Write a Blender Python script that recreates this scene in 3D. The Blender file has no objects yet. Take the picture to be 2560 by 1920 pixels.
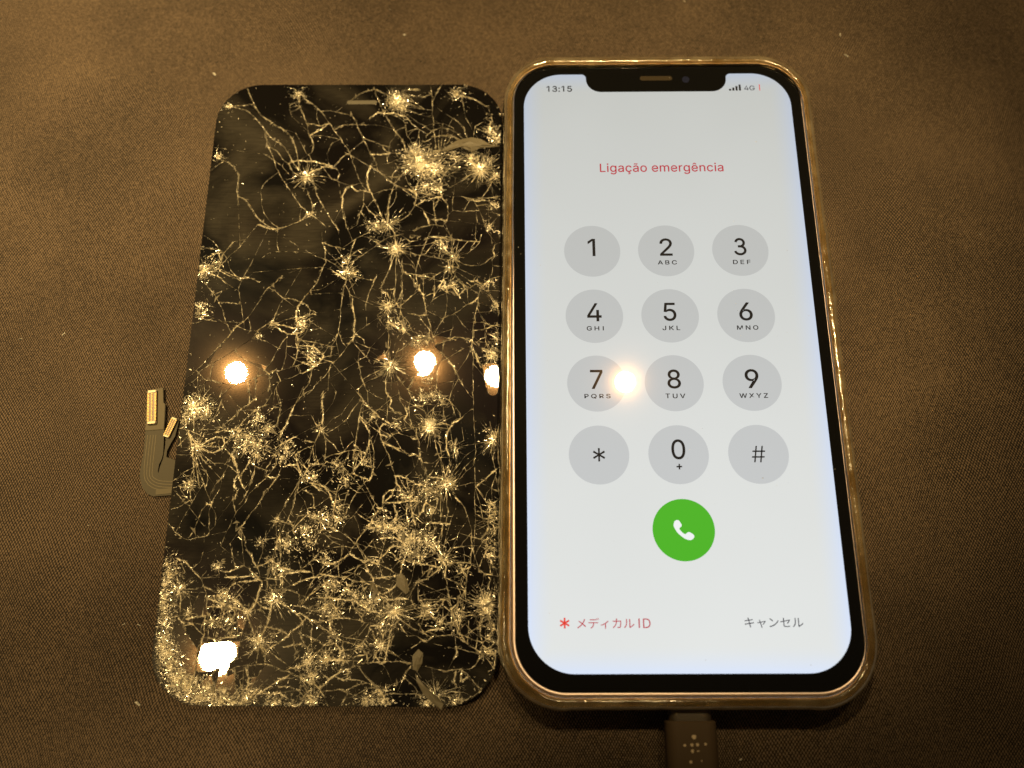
import bpy, math, random
import numpy as np
from mathutils import Vector, Matrix, geometry

random.seed(11)
rng = np.random.default_rng(7)
MM = 0.001
scene = bpy.context.scene
COL = scene.collection

# ------------------------------------------------------------------ camera
cam_data = bpy.data.cameras.new("camera")
cam = bpy.data.objects.new("camera", cam_data)
COL.objects.link(cam)
cam_data.sensor_fit = 'HORIZONTAL'
cam_data.sensor_width = 36.0
cam_data.lens = 2237.92 / 2560.0 * 36.0
cam_data.clip_start = 0.01
cam_data.clip_end = 50.0
CAM = Vector((-0.0344021, -0.0692905, 0.1955150))
R3 = Matrix(((0.999975832, 0.004723309, 0.005101551),
             (-0.002939506, 0.952210944, -0.305427041),
             (-0.006300379, 0.305404663, 0.952201815)))
cam.matrix_world = Matrix.Translation(CAM) @ R3.to_4x4()
cam_data.dof.use_dof = True
cam_data.dof.focus_distance = 0.199
cam_data.dof.aperture_fstop = 11.0
scene.camera = cam

# ------------------------------------------------------------------ world, exposure
world = bpy.data.worlds.new("World")
scene.world = world
world.use_nodes = True
bg = world.node_tree.nodes['Background']
bg.inputs['Color'].default_value = (1.0, 0.74, 0.42, 1)
bg.inputs['Strength'].default_value = 0.045
scene.view_settings.view_transform = 'Standard'
scene.view_settings.look = 'None'
scene.view_settings.exposure = 0.0
scene.view_settings.gamma = 1.0

# ------------------------------------------------------------------ lamps: a grid of warm ceiling downlights
WARM = (1.0, 0.70, 0.30)
def ceiling_lamp(x, y, z, power, ax, ay, deg, r):
    """a narrow-beam downlight"""
    l = bpy.data.lights.new("ceiling_lamp", 'SPOT')
    l.energy = power
    l.color = WARM
    l.shadow_soft_size = r
    l.spot_size = math.radians(deg)
    l.spot_blend = 1.0
    o = bpy.data.objects.new("ceiling_lamp", l)
    o.location = (x * MM, y * MM, z * MM)
    o.rotation_euler = (Vector((ax, ay, 0)) * MM - o.location).to_track_quat('-Z', 'Y').to_euler()
    COL.objects.link(o)
LAMP2 = Vector((-0.1307, 0.2340, 0.700))
ceiling_lamp(-327.9, 229.2, 700, 55.0, -189, 75, 22.3, 0.0068)
ceiling_lamp(-130.7, 234.0, 700, 20.5, 2, 188, 51.1, 0.0068)
ceiling_lamp(77.3, 213.4, 700, 26.5, -8, 28, 18.8, 0.0056)
ceiling_lamp(-320.0, -54.7, 700, 20.5, -119, -69, 14.5, 0.0140)

# ------------------------------------------------------------------ helpers
def link(o, parent=None):
    COL.objects.link(o)
    if parent is not None:
        o.parent = parent
        o.matrix_parent_inverse = Matrix.Identity(4)
    return o

def mesh_obj(name, verts, faces, mat, parent=None, smooth=False, origin=(0, 0, 0)):
    """verts in millimetres, world axes; origin of the parent (mm) is subtracted"""
    me = bpy.data.meshes.new(name)
    v = np.asarray(verts, dtype=float) - np.asarray(origin, dtype=float)
    me.from_pydata((v * MM).tolist(), [], faces)
    if mat is not None:
        me.materials.append(mat)
    if smooth:
        me.shade_smooth()
    me.update()
    o = bpy.data.objects.new(name, me)
    return link(o, parent)

def thing(name, label, cat, loc):
    o = bpy.data.objects.new(name, None)
    o.empty_display_size = 0.01
    o.location = Vector(loc) * MM
    COL.objects.link(o)
    o['label'] = label
    o['category'] = cat
    return o

def tag(o, label, cat, group=None):
    o['label'] = label
    o['category'] = cat
    if group:
        o['group'] = group
    return o

def rr_path(cx, cy, hw, hh, r, na=14, step=4.0):
    """points and outward normals round a rounded rectangle, anticlockwise"""
    P, N = [], []
    corners = [(hw - r, hh - r, 0), (-hw + r, hh - r, 90), (-hw + r, -hh + r, 180), (hw - r, -hh + r, 270)]
    for k in range(4):
        ax, ay, a0 = corners[k]
        for i in range(na + 1):
            a = math.radians(a0 + 90 * i / na)
            n = (math.cos(a), math.sin(a))
            P.append((cx + ax + r * n[0], cy + ay + r * n[1])); N.append(n)
        bx, by, b0 = corners[(k + 1) % 4]
        a = math.radians(b0)
        n = (math.cos(a), math.sin(a))
        q = (cx + bx + r * n[0], cy + by + r * n[1])
        p = P[-1]
        d = math.hypot(q[0] - p[0], q[1] - p[1])
        m = max(1, int(d / step))
        for i in range(1, m):
            t = i / m
            P.append((p[0] + (q[0] - p[0]) * t, p[1] + (q[1] - p[1]) * t)); N.append(n)
    return P, N

def sweep(path, profile, closed=True, cap_top=False, cap_bottom=False, offset=None):
    """sweep a (d, z) profile round the path; offset(i, k, p, n) gives an extra d"""
    P, N = path
    n, m = len(P), len(profile)
    V, F = [], []
    for i in range(n):
        for k, (d, z) in enumerate(profile):
            e = offset(i, k, P[i], N[i]) if offset else 0.0
            V.append((P[i][0] + N[i][0] * (d + e), P[i][1] + N[i][1] * (d + e), z))
    for i in range(n):
        j = (i + 1) % n
        for k in range(m if closed else m - 1):
            l = (k + 1) % m
            F.append((i * m + k, j * m + k, j * m + l, i * m + l))
    if cap_top:
        F.append([i * m + m - 1 for i in range(n)])
    if cap_bottom:
        F.append([i * m for i in range(n)][::-1])
    return V, F

def box(x0, x1, y0, y1, z0, z1, bev=0.0):
    V, F = [], []
    if bev <= 0:
        for z in (z0, z1):
            V += [(x0, y0, z), (x1, y0, z), (x1, y1, z), (x0, y1, z)]
        F = [(3, 2, 1, 0), (4, 5, 6, 7), (0, 1, 5, 4), (1, 2, 6, 5), (2, 3, 7, 6), (3, 0, 4, 7)]
        return V, F
    b = bev
    pr = [(-b, z0), (0, z0 + b), (0, z1 - b), (-b, z1)]
    path = rr_path((x0 + x1) / 2, (y0 + y1) / 2, (x1 - x0) / 2, (y1 - y0) / 2, b * 1.01, 3, 999)
    return sweep(path, pr, False, True, True)

def poly_prism(pts, z0, z1, fz=None):
    n = len(pts)
    V = [(x, y, z0) for x, y in pts] + [(x, y, z1 if fz is None else fz(x, y)) for x, y in pts]
    F = [tuple(range(n))[::-1], tuple(range(n, 2 * n))]
    for i in range(n):
        j = (i + 1) % n
        F.append((i, j, n + j, n + i))
    return V, F

# ------------------------------------------------------------------ materials
def new_mat(name):
    m = bpy.data.materials.new(name)
    m.use_nodes = True
    nt = m.node_tree
    b = nt.nodes['Principled BSDF']
    return m, nt, b

def simple(name, col, rough=0.5, metal=0.0, emit=None, estr=1.0, spec=0.5, bump=None):
    m, nt, b = new_mat(name)
    b.inputs['Base Color'].default_value = (*col, 1)
    b.inputs['Roughness'].default_value = rough
    b.inputs['Metallic'].default_value = metal
    b.inputs['Specular IOR Level'].default_value = spec
    if emit:
        b.inputs['Emission Color'].default_value = (*emit, 1)
        b.inputs['Emission Strength'].default_value = estr
    if bump:
        sc, st, dist = bump
        tc = nt.nodes.new('ShaderNodeTexCoord')
        no = nt.nodes.new('ShaderNodeTexNoise'); no.inputs['Scale'].default_value = sc
        no.inputs['Detail'].default_value = 4
        bp = nt.nodes.new('ShaderNodeBump'); bp.inputs['Strength'].default_value = st
        bp.inputs['Distance'].default_value = dist
        nt.links.new(tc.outputs['Object'], no.inputs['Vector'])
        nt.links.new(no.outputs['Fac'], bp.inputs['Height'])
        nt.links.new(bp.outputs['Normal'], b.inputs['Normal'])
    return m

def N(nt, t, **kw):
    n = nt.nodes.new(t)
    for k, v in kw.items():
        setattr(n, k, v)
    return n

def math_node(nt, op, a, b=None, c=None, clamp=False):
    n = nt.nodes.new('ShaderNodeMath'); n.operation = op; n.use_clamp = clamp
    for i, v in enumerate((a, b, c)):
        if v is None: continue
        if isinstance(v, (int, float)): n.inputs[i].default_value = v
        else: nt.links.new(v, n.inputs[i])
    return n.outputs[0]

def ramp(nt, fac, stops):
    r = nt.nodes.new('ShaderNodeValToRGB')
    el = r.color_ramp.elements
    while len(el) < len(stops): el.new(0.5)
    for e, (p, c) in zip(el, stops):
        e.position = p; e.color = c if len(c) == 4 else (*c, 1)
    nt.links.new(fac, r.inputs[0])
    return r.outputs[0]

def cloth_material():
    m, nt, b = new_mat("knit_cloth")
    L = nt.links
    tc = N(nt, 'ShaderNodeTexCoord')
    # gentle wander so that the knit rows are not ruler straight
    wob = N(nt, 'ShaderNodeTexNoise'); wob.inputs['Scale'].default_value = 22.0; wob.inputs['Detail'].default_value = 2
    L.new(tc.outputs['Object'], wob.inputs['Vector'])
    vm = N(nt, 'ShaderNodeVectorMath', operation='MULTIPLY_ADD')
    vm.inputs[1].default_value = (0.009, 0.009, 0); L.new(wob.outputs['Color'], vm.inputs[0]); L.new(tc.outputs['Object'], vm.inputs[2])
    sep = N(nt, 'ShaderNodeSeparateXYZ'); L.new(vm.outputs[0], sep.inputs[0])
    k = 2 * math.pi / 0.00060
    x = math_node(nt, 'MULTIPLY', sep.outputs['X'], k)
    y = math_node(nt, 'MULTIPLY', sep.outputs['Y'], k * 0.62)
    s1 = math_node(nt, 'SINE', math_node(nt, 'ADD', x, y))
    s2 = math_node(nt, 'SINE', math_node(nt, 'SUBTRACT', x, y))
    w = math_node(nt, 'MULTIPLY_ADD', math_node(nt, 'ADD', s1, s2), 0.25, 0.5)
    fn = N(nt, 'ShaderNodeTexNoise'); fn.inputs['Scale'].default_value = 2300.0; fn.inputs['Detail'].default_value = 3; fn.inputs['Roughness'].default_value = 0.75
    L.new(tc.outputs['Object'], fn.inputs['Vector'])
    big = N(nt, 'ShaderNodeTexNoise'); big.inputs['Scale'].default_value = 28.0; big.inputs['Detail'].default_value = 3
    L.new(tc.outputs['Object'], big.inputs['Vector'])
    h = math_node(nt, 'MULTIPLY_ADD', w, 0.50, math_node(nt, 'MULTIPLY', fn.outputs['Fac'], 0.78))
    h = math_node(nt, 'ADD', h, math_node(nt, 'MULTIPLY', math_node(nt, 'SUBTRACT', big.outputs['Fac'], 0.5), 0.25))
    c = ramp(nt, h, [(0.42, (0.0029, 0.0018, 0.0010)), (0.62, (0.0235, 0.0158, 0.0101)), (0.82, (0.135, 0.095, 0.062))])  # dark weave gaps and bright fibre glints are painted into the colour
    L.new(c, b.inputs['Base Color'])
    b.inputs['Roughness'].default_value = 0.75
    b.inputs['Specular IOR Level'].default_value = 0.18
    b.inputs['Sheen Weight'].default_value = 0.10
    b.inputs['Sheen Tint'].default_value = (1, .8, .55, 1)
    bp = N(nt, 'ShaderNodeBump'); bp.inputs['Strength'].default_value = 0.6; bp.inputs['Distance'].default_value = 0.00018
    L.new(h, bp.inputs['Height']); L.new(bp.outputs['Normal'], b.inputs['Normal'])
    return m

def add_haze(nt, b, near, far, pos):
    """tinted gloss imitates lens glow, with grease and pixel-grid scatter, around a mirrored lamp:
    a tight warm lobe and a wide one that shifts between teal and violet from place to place"""
    L = nt.links
    out = nt.nodes['Material Output']
    g1 = N(nt, 'ShaderNodeBsdfGlossy'); g1.inputs['Roughness'].default_value = 0.085
    g1.inputs['Color'].default_value = (near, near * .62, near * .34, 1)
    g2 = N(nt, 'ShaderNodeBsdfGlossy'); g2.inputs['Roughness'].default_value = 0.30
    no = N(nt, 'ShaderNodeTexNoise'); no.inputs['Scale'].default_value = 55; no.inputs['Detail'].default_value = 1
    L.new(pos, no.inputs['Vector'])
    r = ramp(nt, no.outputs['Fac'], [(0.36, (.25 * far, .75 * far, 1.3 * far)), (0.5, (.5 * far, .55 * far, .9 * far)), (0.64, (.85 * far, .4 * far, 1.2 * far))])
    L.new(r, g2.inputs['Color'])
    a1 = N(nt, 'ShaderNodeAddShader'); a2 = N(nt, 'ShaderNodeAddShader')
    L.new(b.outputs[0], a1.inputs[0]); L.new(g1.outputs[0], a1.inputs[1])
    L.new(a1.outputs[0], a2.inputs[0]); L.new(g2.outputs[0], a2.inputs[1])
    L.new(a2.outputs[0], out.inputs['Surface'])

def glass_black():
    """black covered glass: sharp coat, a faint imitated lens glow, smears of finger grease"""
    m, nt, b = new_mat("black_cover_glass")
    L = nt.links
    tc = N(nt, 'ShaderNodeTexCoord')
    geo = N(nt, 'ShaderNodeNewGeometry')
    n1 = N(nt, 'ShaderNodeTexNoise'); n1.inputs['Scale'].default_value = 38; n1.inputs['Detail'].default_value = 5; n1.inputs['Distortion'].default_value = 1.2
    L.new(geo.outputs['Position'], n1.inputs['Vector'])
    mp = N(nt, 'ShaderNodeMapping'); mp.inputs['Scale'].default_value = (260, 2600, 1); mp.inputs['Rotation'].default_value = (0, 0, 0.35)
    L.new(geo.outputs['Position'], mp.inputs['Vector'])
    n2 = N(nt, 'ShaderNodeTexNoise'); n2.inputs['Scale'].default_value = 1.0; n2.inputs['Detail'].default_value = 2
    L.new(mp.outputs[0], n2.inputs['Vector'])
    sm = ramp(nt, n1.outputs['Fac'], [(0.46, (0, 0, 0)), (0.74, (1, 1, 1))])
    f = math_node(nt, 'MULTIPLY', sm, math_node(nt, 'MULTIPLY_ADD', n2.outputs['Fac'], 0.9, 0.25))
    mix = N(nt, 'ShaderNodeMixRGB'); mix.inputs[1].default_value = (0.0035, 0.0030, 0.0026, 1); mix.inputs[2].default_value = (0.046, 0.041, 0.032, 1)
    L.new(f, mix.inputs[0]); L.new(mix.outputs[0], b.inputs['Base Color'])
    b.inputs['Roughness'].default_value = 0.20
    b.inputs['Specular IOR Level'].default_value = 0.004
    b.inputs['Coat Weight'].default_value = 1.0
    b.inputs['Coat Roughness'].default_value = 0.010
    b.inputs['Coat IOR'].default_value = 1.5
    add_haze(nt, b, 0.0012, 0.00022, geo.outputs['Position'])
    return m

def crushed_glass(name, lo, hi, rough, metal=0.0):
    m, nt, b = new_mat(name)
    L = nt.links
    geo = N(nt, 'ShaderNodeNewGeometry')
    n1 = N(nt, 'ShaderNodeTexNoise'); n1.inputs['Scale'].default_value = 3200; n1.inputs['Detail'].default_value = 3; n1.inputs['Roughness'].default_value = 0.8
    L.new(geo.outputs['Position'], n1.inputs['Vector'])
    c = ramp(nt, n1.outputs['Fac'], [(0.36, lo), (0.62, hi)])
    L.new(c, b.inputs['Base Color'])
    b.inputs['Roughness'].default_value = rough
    b.inputs['Metallic'].default_value = metal
    b.inputs['Specular IOR Level'].default_value = 1.0
    b.inputs['Coat Weight'].default_value = 1.0
    b.inputs['Coat Roughness'].default_value = 0.18
    b.inputs['Coat IOR'].default_value = 1.7
    return m

def display_material(name, top, bottom, edge=True):
    """the lit panel: viewing-angle falloff and uneven backlight painted into its emission, brighter at the foot, bluer along the edges"""
    m, nt, b = new_mat(name)
    L = nt.links
    geo = N(nt, 'ShaderNodeNewGeometry')
    sep = N(nt, 'ShaderNodeSeparateXYZ'); L.new(geo.outputs['Position'], sep.inputs[0])
    t = math_node(nt, 'MULTIPLY_ADD', sep.outputs['Y'], -1 / 0.140, 0.5, clamp=True)
    no = N(nt, 'ShaderNodeTexNoise'); no.inputs['Scale'].default_value = 24; no.inputs['Detail'].default_value = 2
    L.new(geo.outputs['Position'], no.inputs['Vector'])
    t = math_node(nt, 'ADD', t, math_node(nt, 'MULTIPLY_ADD', no.outputs['Fac'], 0.22, -0.11), clamp=True)
    mix = N(nt, 'ShaderNodeMixRGB'); mix.inputs[1].default_value = (*top, 1); mix.inputs[2].default_value = (*bottom, 1)
    L.new(t, mix.inputs[0])
    out = mix.outputs[0]
    if edge:
        ax = math_node(nt, 'ABSOLUTE', sep.outputs['X'])
        ay = math_node(nt, 'ABSOLUTE', sep.outputs['Y'])
        ex = math_node(nt, 'MULTIPLY_ADD', ax, 1 / 0.0052, -(0.0323 - 0.0052) / 0.0052, clamp=True)
        ey = math_node(nt, 'MULTIPLY_ADD', ay, 1 / 0.0055, -(0.0699 - 0.0055) / 0.0055, clamp=True)
        e = math_node(nt, 'POWER', math_node(nt, 'MAXIMUM', ex, ey), 1.6)
        m2 = N(nt, 'ShaderNodeMixRGB'); m2.blend_type = 'MULTIPLY'
        m2.inputs[2].default_value = (0.90, 0.99, 1.24, 1)
        L.new(e, m2.inputs[0]); L.new(out, m2.inputs[1]); out = m2.outputs[0]
    b.inputs['Base Color'].default_value = (0.02, 0.02, 0.02, 1)
    L.new(out, b.inputs['Emission Color'])
    b.inputs['Emission Strength'].default_value = 1.0
    b.inputs['Roughness'].default_value = 0.075
    b.inputs['Specular IOR Level'].default_value = 0.003
    b.inputs['Coat Weight'].default_value = 1.0
    b.inputs['Coat Roughness'].default_value = 0.008
    add_haze(nt, b, 0.0007, 0.0, N(nt, 'ShaderNodeNewGeometry').outputs['Position'])
    return m

def ink(name, col):
    m, nt, b = new_mat(name)
    b.inputs['Base Color'].default_value = (0.01, 0.01, 0.01, 1)
    b.inputs['Emission Color'].default_value = (*col, 1)
    b.inputs['Emission Strength'].default_value = 1.0
    b.inputs['Roughness'].default_value = 0.075
    b.inputs['Specular IOR Level'].default_value = 0.003
    b.inputs['Coat Weight'].default_value = 1.0
    b.inputs['Coat Roughness'].default_value = 0.008
    add_haze(nt, b, 0.0007, 0.0, N(nt, 'ShaderNodeNewGeometry').outputs['Position'])
    return m

def case_material():
    m, nt, b = new_mat("clear_yellowed_plastic")
    L = nt.links
    geo = N(nt, 'ShaderNodeNewGeometry')
    n1 = N(nt, 'ShaderNodeTexNoise'); n1.inputs['Scale'].default_value = 230; n1.inputs['Detail'].default_value = 4
    L.new(geo.outputs['Position'], n1.inputs['Vector'])
    c = ramp(nt, n1.outputs['Fac'], [(0.36, (0.50, 0.34, 0.13)), (0.64, (0.88, 0.70, 0.40))])
    L.new(c, b.inputs['Base Color'])
    b.inputs['Transmission Weight'].default_value = 0.90
    b.inputs['IOR'].default_value = 1.45
    rr = ramp(nt, n1.outputs['Fac'], [(0.4, (0.06,) * 3), (0.65, (0.18,) * 3)])
    L.new(rr, b.inputs['Roughness'])
    bp = N(nt, 'ShaderNodeBump'); bp.inputs['Strength'].default_value = 0.35; bp.inputs['Distance'].default_value = 0.0003
    n2 = N(nt, 'ShaderNodeTexNoise'); n2.inputs['Scale'].default_value = 700; n2.inputs['Detail'].default_value = 3
    L.new(geo.outputs['Position'], n2.inputs['Vector'])
    L.new(n2.outputs['Fac'], bp.inputs['Height']); L.new(bp.outputs['Normal'], b.inputs['Normal'])
    return m

M_CLOTH = cloth_material()
M_GLASS = glass_black()
M_CRACK = crushed_glass("crushed_glass", (0.70, 0.64, 0.50), (0.99, 0.92, 0.74), 0.40, 0.15)
M_FLAKE = crushed_glass("glass_flakes", (0.74, 0.68, 0.54), (0.99, 0.92, 0.74), 0.35, 0.25)
M_GLINT = crushed_glass("glass_glints", (0.95, 0.90, 0.76), (0.99, 0.95, 0.84), 0.27, 1.0)
M_SLIVER = simple("sliver_and_haze", (0.11, 0.095, 0.065), 0.5, spec=0.3, bump=(2500, 0.6, 0.0002))  # dull tan of the slivers, also used for facets that imitate haze
M_PANELBACK = simple("blackened_panel_frame", (0.006, 0.0055, 0.005), 0.35)
M_BEZEL = simple("bezel_glass", (0.003, 0.003, 0.003), 0.05, spec=0.5)
M_METAL = simple("rose_gold_metal", (0.95, 0.80, 0.80), 0.48, 1.0, bump=(900, 0.2, 0.0001))
M_DISPLAY = display_material("lit_display", (0.54, 0.56, 0.54), (0.80, 0.825, 0.815))
M_KEY = display_material("key_grey", (0.455, 0.468, 0.448), (0.60, 0.625, 0.645), False)
M_BLACKINK = ink("black_ink", (0.006, 0.006, 0.008))
M_GREYINK = ink("grey_ink", (0.045, 0.045, 0.06))
M_REDINK = ink("red_ink", (0.50, 0.022, 0.045))
M_REDBRIGHT = ink("bright_red_ink", (0.80, 0.045, 0.03))
M_GREEN = ink("green_key", (0.075, 0.47, 0.022))
M_WHITEINK = ink("white_ink", (0.90, 0.93, 0.92))
M_CASE = case_material()
M_MESH = simple("earpiece_mesh", (0.028, 0.021, 0.012), 0.8, 0.0, spec=0.1, bump=(4000, 0.8, 0.0002))
M_SLOT = simple("dusty_slot", (0.05, 0.042, 0.024), 0.6)
M_FLEX = simple("flex_film", (0.052, 0.045, 0.030), 0.6, 0.0, spec=0.2, bump=(1500, 0.15, 0.0001))
M_TRACE = simple("flex_trace", (0.11, 0.093, 0.060), 0.5, 0.0, spec=0.3)
M_STIFF = simple("flex_stiffener", (0.095, 0.080, 0.050), 0.6, 0.0, spec=0.2)
M_GOLD = simple("gold_contact", (0.42, 0.29, 0.11), 0.5, 0.8)
M_SOLDER = simple("solder_clip", (0.36, 0.32, 0.22), 0.5, 0.5)
M_SOCKET = simple("socket_brown", (0.12, 0.055, 0.02), 0.4)
M_PLUG = simple("dark_plug_plastic", (0.060, 0.041, 0.025), 0.65, spec=0.15, bump=(2500, 0.25, 0.0001))
M_COLLAR = simple("plug_collar", (0.030, 0.022, 0.014), 0.6, bump=(3000, 0.5, 0.0002))
M_SPOT = simple("worn_print", (0.45, 0.36, 0.24), 0.6)
M_LINT = simple("lint", (0.5, 0.48, 0.42), 0.5)
M_LENS = simple("camera_lens", (0.01, 0.012, 0.03), 0.05)

# ------------------------------------------------------------------ cloth
nx, ny = 90, 70
V = []
for j in range(ny + 1):
    for i in range(nx + 1):
        x = -420 + 800 * i / nx
        y = -300 + 660 * j / ny
        z = 0.10 * math.sin(x * 0.031 + y * 0.017) + 0.08 * math.sin(y * 0.05 - x * 0.02) - 0.2
        V.append((x, y, z))
F = [(j * (nx + 1) + i, j * (nx + 1) + i + 1, (j + 1) * (nx + 1) + i + 1, (j + 1) * (nx + 1) + i)
     for j in range(ny) for i in range(nx)]
cloth = mesh_obj("table_cloth", V, F, M_CLOTH, smooth=True)
cloth['kind'] = 'structure'

# lint and crumbs lying on the cloth
LINT = [(-63.35, 89.8, 0.5), (50.65, 88.9, 0.5), (51.46, 82.4, 0.7), (-112.2, 78.0, 0.5), (-117.76, -59.55, 0.5),
        (-114.6, -59.75, 0.45), (-112.9, -75.45, 0.7), (10.6, 99.9, 0.4), (40.7, -61.2, 0.4), (10.5, -86.4, 0.4),
        (-150.5, 5.0, 0.6), (-140.5, 6.2, 0.4)]
for _ in range(22):
    LINT.append((rng.uniform(-170, 100), rng.uniform(-90, 102), rng.uniform(0.10, 0.20)))
LV, LF = [], []
for x, y, s in LINT:
    b0 = len(LV)
    a = rng.uniform(0, 6.28)
    ca, sa = math.cos(a), math.sin(a)
    l, w_ = s * rng.uniform(.6, 1.2), s * rng.uniform(.2, .5)
    for u, v, z in ((-l, -w_, 0), (l * .8, -w_ * .6, 0), (l, w_, 0), (-l * .6, w_, 0), (0, 0, s * .5)):
        LV.append((x + ca * u - sa * v, y + sa * u + ca * v, z + 0.02))
    LF += [(b0, b0 + 1, b0 + 4), (b0 + 1, b0 + 2, b0 + 4), (b0 + 2, b0 + 3, b0 + 4), (b0 + 3, b0, b0 + 4)]
lint = mesh_obj("lint_specks", LV, LF, M_LINT)
lint['kind'] = 'stuff'
lint['label'] = "tiny pale lint specks and crumbs scattered over the brown cloth"

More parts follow.
